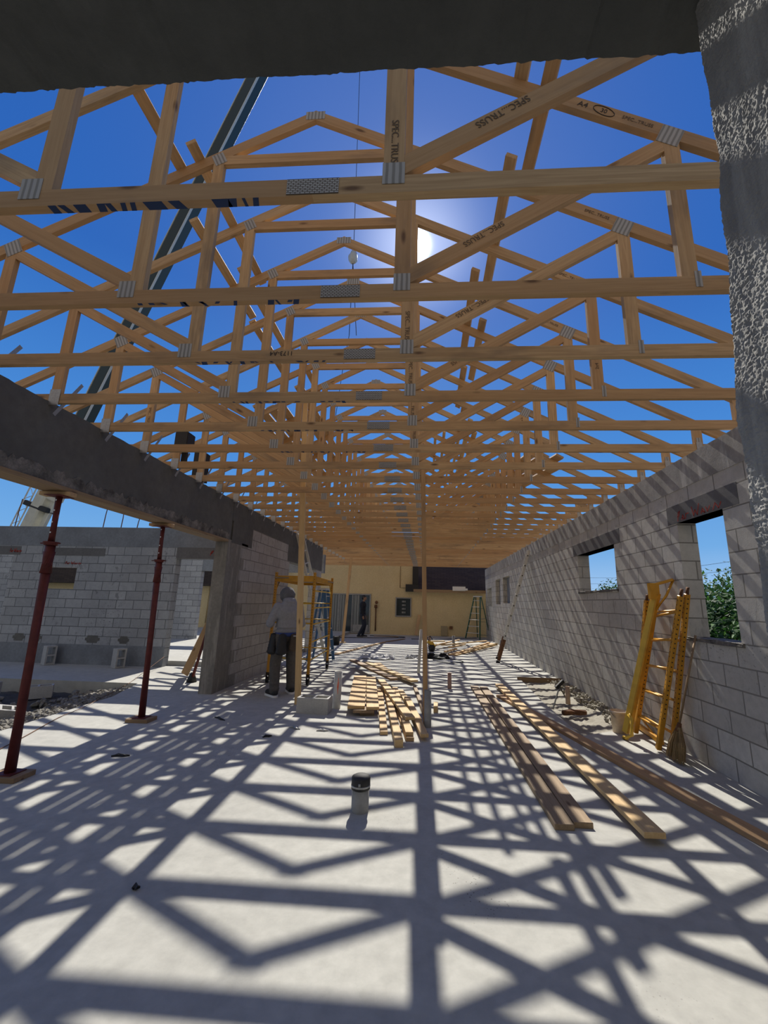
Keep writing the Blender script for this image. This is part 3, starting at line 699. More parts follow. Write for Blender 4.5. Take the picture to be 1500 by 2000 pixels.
def bar(name, A, B, w, d, mat, parent=None, nrm=(0, 0, 1), round_=False, n=12):
    A, B = Vector(A), Vector(B); L = (B - A).length / 2; bm = NB()
    if round_: tube(bm, [(-L, 0, 0), (L, 0, 0)], w / 2, n)
    else: bx(bm, -L, L, -w / 2, w / 2, -d / 2, d / 2); bmesh.ops.bevel(bm, geom=bm.edges[:], offset=min(w, d) * .12, segments=1, affect='EDGES')
    t = (B - A).normalized(); nn = Vector(nrm)
    if abs(t.dot(nn)) > .97: nn = Vector((0, 1, 0)) if abs(t.y) < .9 else Vector((1, 0, 0))
    return obj(name, bm, mat, parent, round_, mw=frame_of(A, B, nn))

# ---- shore posts
def shore(px, base, top, which):
    b, t = Vector(base), Vector(top); root = empty('shore_post', base, 0, which, 'shoring post', None); t = t - b
    wood_bar('base_block', (-.14, 0, .02), (.14, .0, .02), .2, .04, M['brownwood'], root)
    bm = NB(); bx(bm, -.075, .075, -.075, .075, .04, .048); obj('base_plate', bm, M['red'], root)
    d = t.normalized(); zc = t * .80
    bm = NB(); tube(bm, [(0, 0, .046), tuple(zc)], .040, 16); obj('outer_tube', bm, M['red'], root, True)
    bm = NB(); tube(bm, [tuple(zc - d * .02), tuple(t - d * .05)], .028, 16); it = obj('inner_tube', bm, M['red'], root, True)
    for q in (.84, .88, .925, .965):
        bm = NB(); p = t * q; tube(bm, [tuple(p + Vector((0, -.0284, 0))), tuple(p + Vector((0, -.027, 0)))], .008, 8); obj('pin_hole', bm, M['white'], it)
    bm = NB(); lathe(bm, [(.043, -.02), (.052, -.02), (.052, .0), (.062, .004), (.062, .012), (.035, .014), (.035, -.02)][:6], tuple(zc), 18); tube(bm, [tuple(zc + Vector((-.1, 0, .0))), tuple(zc + Vector((.09, 0, .0)))], .007, 6); obj('collar', bm, M['red'], root, True)
    bm = NB(); tube(bm, [tuple(zc * .86), tuple(zc * .96)], .047, 16); obj('sleeve', bm, M['red'], root, True)
    bm = NB(); bx(bm, -.08, .08, -.08, .08, -.006, 0, Matrix.Translation(t - Vector((0, 0, .042)))); obj('head_plate', bm, M['red'], root)
    wood_bar('header_block', (t.x - .17, t.y, t.z - .021), (t.x + .12, t.y + .02, t.z - .021), .09, .038, M['pine'], root)
shore(0, (-3.44, 3.63, 0), (-3.47, 3.60, 2.451), 'red steel shoring post standing nearest under the long beam')
shore(1, (-3.49, 5.34, 0), (-3.48, 5.20, 2.451), 'red steel shoring post standing nearer the concrete column')
rp = empty('shoring_post_leaning', (-4.24, 7.78, 0), 0, 'red steel post leaning behind the concrete column beside a brown plank', 'shoring post')
rp.name = 'shore_post'
bar('tube', (0, 0, .02), (.50, -.42, 1.40), .055, .055, M['red'], rp, round_=True)
bm = NB(); lathe(bm, [(.03, .16), (.05, .12), (.09, 0), (.07, -.005)], (0, 0, .006), 14); obj('foot', bm, M['black'], rp, True)
tag(wood_bar('leaning_plank', (-4.62, 8.20, .06), (-3.74, 7.50, 1.40), .14, .038, M['pine'], nrm=(.35, -1, .3)), 'brown plank leaning against the back of the concrete column', 'plank')

# ---- upright props
tag(wood_bar('timber_prop', (-1.87, 6.46, 0), (-2.10, 6.44, 4.86), .089, .038, M['pale'], nrm=(0, 1, 0)), 'tall pale timber prop standing just beside the hooded worker', 'timber prop')
tag(wood_bar('timber_prop', (.01, 5.72, 0), (-.06, 5.66, 3.42), .060, .038, M['pine'], nrm=(0, 1, 0)), 'tall pine prop in the middle, behind the grey pipe sleeve', 'timber prop')
tag(wood_bar('timber_prop', (-3.07, 15.9, 0), (-2.90, 15.9, 3.17), .10, .038, M['pine'], nrm=(0, 1, 0)), 'slanting pine prop far back in front of the sliding door', 'timber prop')
bm = NB(); bx(bm, -.12, .12, -.1, .1, 0, .03); tag(obj('prop_foot', bm, M['pale'], loc=(-3.06, 15.78, 0)), 'small pale wood pad under the far slanting prop', 'wood pad')
tag(wood_bar('leaning_plank', (-.45, 19.9, .05), (-.30, 20.33, .95), .14, .03, M['orange'] if False else M['pine'], nrm=(0, 1, 0)), 'short orange-brown plank leaning on the yellow house wall', 'plank')

# ---- concrete blocks
def cmu(name_lbl, loc, R=(0, 0, 0), L=.39, D=.19, Hh=.19, mat=None):
    bm = NB(); w = .03
    xs = [-L / 2, -L / 2 + w, -w / 2, w / 2, L / 2 - w, L / 2]; ys = [-D / 2, -D / 2 + w, D / 2 - w, D / 2]
    grid = {}
    for z in (0, Hh):
        for i, x in enumerate(xs):
            for j, y in enumerate(ys): grid[i, j, z] = bm.verts.new((x, y, z))
    hole = {(1, 1), (3, 1)}
    for i in range(5):
        for j in range(3):
            if (i, j) in hole:
                q = [(i, j), (i + 1, j), (i + 1, j + 1), (i, j + 1)]
                for a, b in zip(q, q[1:] + q[:1]): bm.faces.new((grid[a[0], a[1], 0], grid[b[0], b[1], 0], grid[b[0], b[1], Hh], grid[a[0], a[1], Hh]))
            else:
                for z in (0, Hh): bm.faces.new((grid[i, j, z], grid[i + 1, j, z], grid[i + 1, j + 1, z], grid[i, j + 1, z]))
    for i in range(5):
        for j in (0, 3): bm.faces.new((grid[i, j, 0], grid[i + 1, j, 0], grid[i + 1, j, Hh], grid[i, j, Hh]))
    for j in range(3):
        for i in (0, 5): bm.faces.new((grid[i, j, 0], grid[i, j + 1, 0], grid[i, j + 1, Hh], grid[i, j, Hh]))
    o = obj('concrete_block', bm, mat or M['cmu']); o.location = loc; o.rotation_euler = R
    return tag(o, name_lbl, 'concrete block')
cmu('grey hollow concrete block lying on the slab beside the tall prop', (-1.52, 6.08, 0), (0, 0, radians(-4)), L=.44, D=.22, Hh=.20)
cmu('hollow block standing on end at the left wing wall, nearer the wide opening', (-6.64, 9.02, .20), (0, radians(90), radians(-28)))
cmu('hollow block standing on end at the left wing wall, below the small window hole', (-8.3, 9.10, .20), (0, radians(90), radians(-28)))
cmu('hollow block lying on its side on the dark earth at the left edge', (-7.35, 7.05, -.06), (radians(90), 0, radians(8)))
cmu('solid-looking block lying on the dark earth in front of the left wing slab', (-6.38, 6.95, -.17), (0, 0, radians(38)))
cmu('broken block half buried in the dark earth behind the nearest red post', (-5.85, 5.95, -.26), (radians(12), radians(14), radians(50)), L=.30)
# ---- pipes
def pipe(lbl, x, y, h, r, mat, lean=(0, 0), name='pipe_stub', mark=None, wall=.005):
    root = empty(name, (x, y, 0), 0, lbl, 'pipe')
    bm = NB(); n = 24; T = Vector((lean[0], lean[1], h)); rings = []
    for rr, z in ((r, 0), (r, 1), (r - wall, 1), (r - wall, .6)): rings.append([bm.verts.new(T * z + Vector((rr * cos(2 * pi * k / n), rr * sin(2 * pi * k / n), 0))) for k in range(n)])
    for a, b in zip(rings, rings[1:]):
        for k in range(n): bm.faces.new((a[k], a[(k + 1) % n], b[(k + 1) % n], b[k]))
    bm.faces.new(rings[-1]); obj('pipe', bm, mat, root, True)
    return root
p_ = pipe('grey-white pipe stub with an orange scrawl beside the concrete block', -1.27, 6.34, .50, .058, M['pvc'], (.01, 0))
bm = NB()
for i, (a0, z0, a1_, z1) in enumerate(((-1.3, .26, -1.1, .42), (-1.1, .42, -1.35, .30), (-1.35, .30, -1.15, .20), (-1.0, .36, -1.2, .24))):
    q = [(.0592 * cos(a0 + (a1_ - a0) * t / 5), .0592 * sin(a0 + (a1_ - a0) * t / 5), z0 + (z1 - z0) * t / 5) for t in range(6)]; tube(bm, q, .004, 5)
obj('paint_mark', bm, M['orange'], p_)
p_ = pipe('capped grey pipe stub in the foreground of the sunlit slab', -.47, 3.42, .22, .064, M['pvcd'], name='pipe_stub')
bm = NB(); lathe(bm, [(.066, -.07), (.070, -.068), (.070, .004), (.066, .012), (.05, .02), (.004, .022)], (0, 0, .215), 28); obj('rubber_cap', bm, M['black'], p_, True)
bm = NB(); bx(bm, -.008, .008, -.0745, -.068, -.035, -.015, Matrix.Translation((0, 0, .215)))
lathe(bm, [(.0712, -.052), (.0722, -.051), (.0722, -.04), (.0712, -.039)], (0, 0, .215), 28); obj('clamp_band', bm, M['steel'], p_, True)
pipe('rough grey pipe sleeve standing in front of the middle timber prop', .035, 5.60, .43, .044, M['pvcd'], (.0, 0))
pipe('thin white pipe standing just left behind the middle timber prop', -.15, 9.6, .92, .032, M['pvc'], (.05, 0))
pipe('dusty pinkish pipe stub right of the middle prop', .44, 8.04, .27, .036, mat_flat('pinkish_pipe', (.42, .27, .22), .8, 0, .3), (0, 0))
pipe('tan pipe stub standing in the dirt recess by the right wall', 2.25, 7.17, .26, .036, mat_flat('tan_pipe', (.50, .36, .24), .8, 0, .3), (0, 0))
pipe('small pipe stub far back in front of the yellow house, right of centre', 1.01, 15.8, .36, .05, M['pvcd'])
pipe('small pipe stub far back beside the yellow and black power tool', .13, 15.2, .36, .05, mat_flat('brown_pipe', (.30, .2, .14), .8))
pipe('small pipe stub near the foot of the right wall, by the scattered boards', 2.63, 15.3, .30, .045, M['pvcd'])
# ---- capped tripod-like stake in the recess
sk = empty('survey_stand', (2.12, 7.20, 0), 0, 'small black stand poking out of the dirt recess near the right wall', 'stand')
bar('leg', (-.17, -.25, -.03), (.02, .0, .25), .018, .018, M['black'], sk); bar('leg', (.18, .05, -.03), (.02, 0, .25), .014, .014, M['black'], sk); bar('head', (-.03, .02, .22), (.10, .05, .33), .05, .05, M['black'], sk)

# ---- pile of short boards in the middle
def fb(lbl, A, B, w, t, z, mat=None, name='board', grp='short boards heaped on the slab', z2=None, nrm=(0, 0, 1)):
    z2 = z if z2 is None else z2
    return tag(wood_bar(name, (A[0], A[1], z + t / 2), (B[0], B[1], z2 + t / 2), w, t, mat or M['pale'], nrm=nrm), lbl, 'board', grp)
fb('widest plank of the heap, on its left side, partly striped by shadow', (-1.24, 8.35), (-.93, 6.00), .235, .038, .080)
fb('wide plank in the heap just right of the widest one', (-1.02, 8.25), (-.70, 5.98), .17, .038, .080)
fb('plank underneath the two wide planks on the left of the heap', (-1.12, 8.0), (-.82, 5.95), .28, .038, .041, M['brownwood'])
fb('lowest plank under the wide planks on the left of the heap', (-1.06, 7.9), (-.78, 6.02), .20, .038, .0, M['brownwood'])
fb('board lying crosswise over the back of the wide planks, nearer one', (-1.72, 10.25), (-.56, 7.95), .15, .038, .125, M['brownwood'], z2=.121)
fb('board lying crosswise over the back of the heap, farther one', (-1.42, 10.5), (-.20, 8.25), .15, .038, .05, z2=.05)
fb('short board end sticking out behind the crosswise boards', (-1.18, 10.7), (-.82, 9.5), .17, .038, .0)
fb('long narrow board lying diagonally on top of the heap', (-.80, 8.0), (-.18, 5.55), .12, .038, .085, z2=.082)
fb('narrow board at the left edge of the fanned ends of the heap', (-.79, 7.7), (-.47, 5.20), .089, .038, .0)
fb('narrow board whose end reaches nearest the viewer in the heap', (-.66, 7.55), (-.27, 4.80), .089, .076, .0)
fb('narrow board second from the nearest end of the heap', (-.56, 7.5), (-.16, 5.02), .089, .038, .0)
fb('upper board lying beside the second nearest end of the heap', (-.52, 7.6), (-.17, 5.08), .089, .038, .039)
fb('short pale board slanting under the right part of the heap', (-.42, 7.6), (-.08, 5.8), .089, .038, .0)
fb('thin board lying along the right edge of the heap', (-.19, 8.0), (.03, 5.85), .060, .038, .0, M['brownwood'], z2=.0)
fb('board on the right whose dark end faces the viewer', (-.28, 6.9), (.0, 5.04), .09, .038, .039)
fb('stub of a board just right of the grey pipe sleeve', (.16, 6.6), (.15, 6.30), .06, .08, .0)
# ---- long boards on the right
G = 'long boards lying on the slab at the right'
fb('left board of the dark pair lying along the slab at the right', (.90, 8.2), (.965, 3.30), .135, .038, .0, M['brownwood'], grp=G)
fb('right board of the dark pair lying along the slab at the right', (1.06, 8.15), (1.105, 3.34), .135, .038, .0, M['brownwood'], grp=G)
fb('sun-striped pale board lying between the dark pair and the brown outer board', (1.36, 8.25), (1.50, 3.17), .14, .038, .040, grp=G)
fb('outermost long board, slanting out under the sun-striped one toward the right edge', (1.25, 7.5), (2.30, 3.10), .14, .038, .0, M['pine'], grp=G)
# ---- far boards
for i, (A, B, z) in enumerate((((.70, 13.0), (2.60, 17.1), 0), ((.85, 12.9), (2.7, 16.7), 0), ((.95, 13.2), (2.45, 17.0), .04), ((.55, 15.0), (2.4, 17.3), .08), ((1.2, 13.4), (2.62, 16.2), .08), ((.60, 13.4), (1.0, 14.3), .04), ((.75, 13.9), (1.35, 15.1), .12), ((.3, 14.4), (1.3, 16.9), .12))):
    fb(f'thin board in the loose scatter before the aluminium ladder, {ordn(i + 1)} from the left', A, B, .089, .038, z, grp='scattered boards far right')
fb('long thin board lying across the slab far left of centre', (-2.55, 12.3), (-1.55, 16.4), .10, .038, 0, M['pine'], grp='far boards left')
fb('board in the shade in front of the sliding door', (-1.5, 16.6), (-.9, 18.0), .12, .03, 0, M['brownwood'], grp='far boards left')
fb('brown board lying in the shade below the yellow house wall', (-2.3, 19.2), (-1.2, 19.0), .12, .03, 0, M['brownwood'], grp='far boards left')
fb('pale board end lying right behind the middle prop', (.1, 17.2), (.75, 17.5), .14, .04, 0, grp='far boards left')

# ---- cords
def cord(lbl, pts, r, mat, name='cord'):
    P = [Vector(p) for p in pts]; out = []
    for i in range(len(P) - 1):
        p0, p1, p2, p3 = P[max(i - 1, 0)], P[i], P[i + 1], P[min(i + 2, len(P) - 1)]
        for k in range(6):
            t = k / 6; out.append(.5 * ((2 * p1) + (p2 - p0) * t + (2 * p0 - 5 * p1 + 4 * p2 - p3) * t * t + (3 * p1 - p0 - 3 * p2 + p3) * t ** 3))
    out.append(P[-1]); bm = NB(); tube(bm, out, r, 6)
    return tag(obj(name, bm, mat, smooth=True), lbl, 'cord')
cord('thin red string line stretched over the slab at the left', [(-4.0, 3.7, .008), (-4.24, 4.51, .008), (-4.53, 5.3, .008), (-4.60, 5.75, .02), (-5.0, 7.04, .03), (-5.33, 7.8, .012), (-5.70, 9.2, .22)], .0045, M['rust'])
cord('black hose snaking over the shaded slab before the yellow house', [(-4.6, 17.6, .012), (-3.2, 18.0, .012), (-1.9, 18.3, .012), (-.9, 18.9, .012), (-1.5, 19.4, .012), (-2.5, 19.3, .012)], .014, M['black'])
cord('dark cord lying across the shaded slab toward the green ladder', [(-.6, 18.2, .012), (.6, 18.3, .012), (1.5, 19.2, .012), (2.3, 19.7, .012)], .014, M['black'])
cord('dark cord coiled near the dark tools in the middle of the slab', [(.2, 11.8, .01), (.7, 12.1, .01), (1.0, 11.6, .01), (.6, 11.3, .01), (.3, 11.6, .01)], .01, M['black'])
# ---- debris and tools
def crumple(name, lbl, cat, A, nx, ny, sx, sy, hgt, mat, seed, rz=0):
    random.seed(seed); bm = NB(); g = {}
    for i in range(nx + 1):
        for j in range(ny + 1):
            e_ = min(i, nx - i, j, ny - j) / 2
            g[i, j] = bm.verts.new(((i / nx - .5) * sx + random.uniform(-.02, .02), (j / ny - .5) * sy + random.uniform(-.02, .02), .006 + hgt * random.random() * min(1, .3 + e_)))
    for i in range(nx):
        for j in range(ny): bm.faces.new((g[i, j], g[i + 1, j], g[i + 1, j + 1], g[i, j + 1]))
    bmesh.ops.solidify(bm, geom=bm.faces[:], thickness=-.004)
    o = obj(name, bm, mat, loc=A); o.rotation_euler.z = rz; return tag(o, lbl, cat)
crumple('plastic_sheet', 'crumpled bluish-white plastic sheet lying on the sunlit slab', 'plastic sheet', (-1.32, 11.9, 0), 14, 8, .95, .7, .10, M['white'], 2)
crumple('tarp', 'crumpled black heap of cloth and cord right of the middle prop', 'cloth', (.30, 12.3, 0), 10, 7, .75, .45, .14, M['black'], 3)
crumple('cloth', 'small white cloth lying left of the black heap', 'cloth', (-.35, 12.1, 0), 8, 6, .4, .35, .10, M['white'], 4)
tl = empty('nail_gun', (.20, 13.9, 0), .4, 'yellow and black power tool standing on the slab behind the middle prop', 'power tool')
bm = NB(); lathe(bm, [(.05, 0), (.10, .03), (.11, .14), (.07, .20), (.02, .23)], (0, 0, 0), 16); obj('body', bm, M['black'], tl, True)
bm = NB(); tube(bm, [(-.14, 0, .30), (0, 0, .24), (.10, 0, .14)], [.05, .07, .05], 12); obj('housing', bm, M['yellow2'], tl, True)
bm = NB(); tube(bm, [(-.1, .02, .33), (-.16, .02, .42), (-.05, .02, .46), (.02, .0, .36)], .018, 8); obj('handle', bm, M['black'], tl, True)
bk = empty('bucket', (2.40, 5.72, 0), 0, 'dusty translucent bucket behind the foot of the yellow frames', 'bucket')
bm = NB(); n = 24; rings = [[bm.verts.new((r * cos(2 * pi * k / n), r * sin(2 * pi * k / n), z)) for k in range(n)] for r, z in ((.080, 0), (.098, .23), (.104, .23), (.104, .25), (.093, .25), (.078, .01))]
for a, b in zip(rings, rings[1:]):
    for k in range(n): bm.faces.new((a[k], a[(k + 1) % n], b[(k + 1) % n], b[k]))
bm.faces.new(rings[0]); bm.faces.new(rings[-1]); obj('body', bm, mat_flat('dusty_plastic', (.72, .58, .42), .7, 0, .3), bk, True)
bm = NB(); tube(bm, [(.10 * cos(a), -.02 - .06 * sin(a) , .24 - .08 * sin(a)) for a in [i * pi / 12 for i in range(13)]], .004, 6); obj('bail', bm, M['steel'], bk, True)
bb = empty('bucket', (-3.15, 15.0, 0), 0, 'small black bucket on the slab behind the scaffold', 'bucket'); bm = NB(); lathe(bm, [(.13, 0), (.16, .28), (.17, .29), (.15, .29)], (0, 0, 0), 20); obj('body', bm, M['black'], bb, True)
bm = NB(); tube(bm, [(0.155 * cos(a), .155 * sin(a), .275) for a in [i * pi / 12 for i in range(25)]], .008, 6); obj('rim', bm, M['black'], bb, True)
random.seed(8)
for i, (x, y, l, a, m_, lb) in enumerate(((-1.75, 4.95, .10, .6, 'black', 'small black scrap on the slab in the open left half of the foreground'), (-1.55, 5.3, .16, -.5, 'steel', 'curled metal strip on the slab in front of the worker'), (-2.6, 5.55, .22, -.6, 'black', 'thin black strip on the slab left of the worker'), (-1.2, 5.25, .14, .1, 'alu', 'small shiny scrap on the slab below the concrete block'), (-2.9, 4.2, .16, .2, 'black', 'dark crumb of debris on the slab by the nearest red post'), (-1.5, 2.45, .03, .3, 'black', 'tiny dark stone near the bottom of the view'), (2.12, 6.5, .35, .2, 'rust', 'rusty offcut lying in the dirt recess before the bucket'))):
    bm = NB(); q = [(-l / 2, 0, .006), (-l / 6, .012, .014), (l / 6, -.006, .012), (l / 2, .01, .006)]; tube(bm, q, [.008, .014, .012, .006] if l < .3 else [.035, .04, .04, .035], 6)
    o = obj('scrap', bm, M[m_], loc=(x, y, .0 if l < .3 else .02)); o.rotation_euler.z = a; tag(o, lb, 'scrap')
# gravel chips on the earth beside the slab
random.seed(21); bm = NB()
def rock(bm, c, s_):
    m4 = Matrix.Translation(c) @ Matrix.Rotation(random.uniform(0, 6), 4, Vector((random.random(), random.random(), random.random() + .1)).normalized()) @ Matrix.Diagonal((s_ * random.uniform(.7, 1.4), s_ * random.uniform(.6, 1.1), s_ * random.uniform(.4, .8), 1))
    r_ = bmesh.ops.create_icosphere(bm, subdivisions=1, radius=1, matrix=m4)
    for v in r_['verts']: v.co += Vector((random.uniform(-.2, .2), random.uniform(-.2, .2), random.uniform(-.15, .15))) * s_
for i in range(5200):
    t = random.random(); y = 4.2 + 3.25 * t; w_ = .35 + 1.5 * random.random() ** 1.6
    x = -4.58 - .45 * max(0, t - .55) / .45 - min(w_ * random.random() * (1.3 - .4 * t), .80)
    if y < 4.4: continue
    z = -.13 - .03 * abs(x + 4.6) + random.uniform(-.015, .03) + .07 * math.exp(-((x + 5.0) ** 2) / .15)
    rock(bm, (x, y, z), random.choice((.012, .018, .022, .03, .042)))
for i in range(700):
    x = random.uniform(-8.2, -5.45); y = random.uniform(4.7, 7.35)
    if any((x - a) ** 2 + (y - b) ** 2 < .22 for a, b in ((-7.35, 7.05), (-6.38, 6.95), (-5.85, 5.95))): continue
    rock(bm, (x, y, -.165 + random.uniform(-.02, .03)), random.choice((.03, .04, .06, .08)))
tag(obj('gravel', bm, M['stone']), 'loose limestone chips piled along the left edge of the slab', 'gravel', kind='stuff')
bm = NB()
for i in range(420):
    y = random.uniform(6.15, 9.15); x = 2.79 - min(abs(random.gauss(0, .16)), .3); rock(bm, (x, y, .0 + random.uniform(-.02, .03)), random.choice((.015, .02, .035)))
tag(obj('rubble', bm, M['dirt']), 'crumbs of mortar along the foot of the right wall in the dirt recess', 'rubble', kind='stuff')
# plant tuft at the far left edge
def leafblob(bm, c, R, n, ls, seed, squash=1, shell=.5):
    random.seed(seed); c = Vector(c)
    for i in range(n):
        d = Vector((random.gauss(0, 1), random.gauss(0, 1), random.gauss(0, 1))).normalized(); rr = R * (shell + (1 - shell) * random.random())
        bumpf = 1 + .22 * sin(d.x * 5 + seed) * cos(d.y * 4 + d.z * 6)
        p = c + Vector((d.x * rr * bumpf, d.y * rr * bumpf, d.z * rr * squash * bumpf)); a = Vector((random.gauss(0, 1), random.gauss(0, 1), random.gauss(0, .6))).normalized(); b = a.cross(d + Vector((0, 0, .3))).normalized() if abs(a.dot(d)) < .95 else Vector((1, 0, 0))
        s_ = ls * random.uniform(.6, 1.25); up_ = a.cross(b) * s_ * .12
        v = [bm.verts.new(p), bm.verts.new(p + a * s_ * .5 + b * s_ * .28 + up_), bm.verts.new(p + a * s_), bm.verts.new(p + a * s_ * .5 - b * s_ * .28 + up_)]; bm.faces.new(v)
bm = NB(); leafblob(bm, (-4.80, 4.15, -.02), .12, 90, .08, 3, .7); tag(obj('weed', bm, M['leaf']), 'small green weed at the edge of the slab on the far left', 'weed')
# ================================================================== baker scaffold on the left
sb = empty('scaffold_tower', (-2.5, 8.8, 0), 0, 'yellow rolling scaffold tower behind the hooded worker', 'scaffold')
pA, pB, pC, pD = (-2.90, 7.95), (-2.12, 7.85), (-2.20, 9.70), (-2.98, 9.80)
def L2(p, z): return (p[0] + 2.5, p[1] - 8.8, z)
for p in (pA, pB, pC, pD):
    bar('post', L2(p, .18), L2((p[0] + .01, p[1]), 2.02), .048, .048, M['punch'], sb)
    cs = empty('caster', L2(p, 0)); cs.parent = sb
    bm = NB(); tube(bm, [(-.018, 0, .06), (.018, 0, .06)], .06, 18); o_ = obj('wheel', bm, M['black'], cs, True)
    bm = NB(); bx(bm, -.028, -.022, -.03, .03, .05, .15); bx(bm, .022, .028, -.03, .03, .05, .15); bx(bm, -.028, .028, -.03, .03, .14, .19); obj('fork', bm, M['hole'], cs)
for z in (.42, .74, 1.06, 1.36, 1.68):
    bar('rung', L2(pB, z), L2(pC, z), .028, .028, M['yellow2'], sb, round_=True)
for z in (.45, 1.08, 1.44): bar('rung', L2(pA, z), L2(pB, z), .028, .028, M['yellow2'], sb, round_=True); bar('rung', L2(pD, z), L2(pC, z), .028, .028, M['yellow2'], sb, round_=True)
for a, b in ((pA, pB), (pB, pC), (pC, pD), (pD, pA)): bar('deck_rail', L2(a, 1.90), L2(b, 1.90), .11, .03, M['yellow'], sb, nrm=(1, 0, 0) if a in (pB, pD) else (0, 1, 0))
bm = NB(); bx(bm, .34 - .75, .34, -.9, .92, 1.90, 1.93); obj('deck', bm, M['brownwood'], sb)
for p, q in ((pB, pC), (pC, pB), (pA, pD)):
    d = Vector((q[0] - p[0], q[1] - p[1], 0)).normalized() * .22; a = Vector(L2(p, 1.55)); b = Vector(L2(p, 1.84)) + d
    bm = NB(); tube(bm, [a, a + (b - a) * .4 + Vector((0, 0, .04)), b], .012, 8); obj('corner_brace', bm, M['yellow2'], sb, True)
# ---- ladders behind it
def ladder(name, root_m, w, L, n, rail, rungm, lbl, rd=.07, rt_=.03, feet=None, taper=0, first=.28, tips=None):
    root = empty(name); root.matrix_world = root_m; tag(root, lbl, 'ladder')
    for s_ in (-1, 1): bar('rail', (s_ * (w / 2 + taper), 0, 0.0), (s_ * w / 2, 0, L), rt_, rd, rail, root, nrm=(0, 1, 0))
    for k in range(n):
        z = first + (L - first - .15) * k / max(1, n - 1); ww = w / 2 + taper * (1 - z / L); bar('rung', (-ww, 0, z), (ww, 0, z), .032, .028, rungm, root, nrm=(0, 1, 0))
        if tips:
            for s_ in (-1, 1): bm = NB(); tube(bm, [(s_ * (ww + .012), 0, z), (s_ * (ww + .022), 0, z)], .018, 8); obj('rung_cap', bm, tips, root)
    if feet:
        for s_ in (-1, 1): bm = NB(); bx(bm, s_ * (w / 2 + taper) - .03, s_ * (w / 2 + taper) + .03, -.05, .05, -.03, .03); obj('foot', bm, feet, root)
    return root
def lean_m(A, B, side=(1, 0, 0)):
    A, B = Vector(A), Vector(B); z = (B - A).normalized(); x = Vector(side); x = (x - z * x.dot(z)).normalized(); y = z.cross(x)
    m4 = Matrix((x, y, z)).transposed().to_4x4(); m4.translation = A; return m4
A_, B_ = (1.955, 11.95, .04), (2.775, 11.45, 2.97)
ld1 = ladder('extension_ladder', lean_m(A_, B_, (.12, 1, 0)), .42, (Vector(B_) - Vector(A_)).length, 9, M['alu'], M['alu'], 'long aluminium extension ladder leaning on the far part of the right wall', feet=M['black'], tips=M['black'], first=.72)
for s_ in (-1, 1): bar('rail_boot', (s_ * .21, -.006, .05), (s_ * .21, -.006, .62), .04, .085, M['rust'], ld1, nrm=(0, 1, 0))
A_, B_ = (-2.55, 11.3, .04), (-3.30, 10.5, 3.2)
ladder('extension_ladder', lean_m(A_, B_, (.1, 1, 0)), .38, (Vector(B_) - Vector(A_)).length, 10, M['alu'], M['alu'], 'aluminium ladder leaning on the left wall behind the yellow scaffold', feet=M['black'])
def stepladder(loc, rz, Ht, w0, w1, spread, mat, capm, lbl, steps=7):
    root = empty('step_ladder', loc, rz, lbl, 'ladder')
    for s_ in (-1, 1):
        bar('front_rail', (s_ * w0 / 2, -spread / 2, .02), (s_ * w1 / 2, -.05, Ht), .03, .075, mat, root, nrm=(0, 1, 0)); bar('rear_rail', (s_ * w0 / 2 * .92, spread / 2, .02), (s_ * w1 / 2 * .9, .06, Ht), .028, .05, mat, root, nrm=(0, 1, 0))
        bar('spreader', (s_ * (w0 + w1) / 4, -spread / 4 - .02, Ht * .48), (s_ * (w0 + w1) / 4, spread / 4 + .02, Ht * .48), .012, .02, M['steel'], root)
    for k in range(steps):
        t = (k + 1) / (steps + .6); y = -spread / 2 + (spread / 2 - .05) * t; w = w0 + (w1 - w0) * t
        bar('step', (-w / 2, y, Ht * t), (w / 2, y, Ht * t), .075, .02, M['alu'], root)
    for t in (.08, .4, .72):
        y = spread / 2 - (spread / 2 - .06) * t; w = (w0 + (w1 - w0) * t) * .92; bar('rear_brace', (-w / 2, y, Ht * t), (w / 2, y, Ht * t), .03, .015, mat, root)
    bm = NB(); bx(bm, -w1 / 2 - .03, w1 / 2 + .03, -.09, .10, Ht - .01, Ht + .04); obj('top_cap', bm, capm, root)
    return root
stepladder((2.33, 19.3, 0), radians(-35), 1.83, .70, .30, 1.05, M['green'], M['alu'], 'green step ladder standing open in front of the yellow house', 6)
stepladder((-2.66, 10.9, 0), radians(84), 1.78, .46, .26, .55, M['bluefib'], M['alu'], 'blue step ladder standing open behind the yellow scaffold', 6)
fb('short orange-brown plank leaning low behind the scaffold', (-3.1, 13.9), (-3.32, 14.3), .16, .03, .05, M['pine'], 'leaning_plank', None, z2=.55, nrm=(0, -1, 0))

# ================================================================== yellow frames leaning on the right wall
def framepair(lbl, BL, BR, TL, TR_, rungs, n_, diag=False):
    root = empty('scaffold_section', BR, 0, lbl, 'scaffold frame'); o = Vector(BR); BL, BR, TL, TR_ = [Vector(p) - o for p in (BL, BR, TL, TR_)]
    nn = (TL - BL).cross(BR - BL).normalized()
    bar('post', BL, TL, .05, .05, M['punch'], root, nrm=nn); bar('post', BR, TR_, .05, .05, M['punch'], root, nrm=nn)
    for t in rungs: bar('rung', BL + (TL - BL) * t, BR + (TR_ - BR) * t, .03, .03, M['yellow'], root, round_=True)
    for P, Q in ((BL, TL), (BR, TR_)):
        a = Q; b = Q + (Q - P).normalized() * .07; bar('coupling_pin', a, b, .034, .034, M['rust'], root, round_=True)
    if diag:
        a = BL + (TL - BL) * .11; b = BL + (BR - BL) * .62
        bm = NB(); tube(bm, [a, b], .013, 8); obj('brace', bm, M['yellow'], root, True); bar('bottom_rail', BL + (TL - BL) * .015, BL + (BR - BL) * .75 + Vector((0, 0, .0)), .045, .06, M['yellow'], root)
    return root
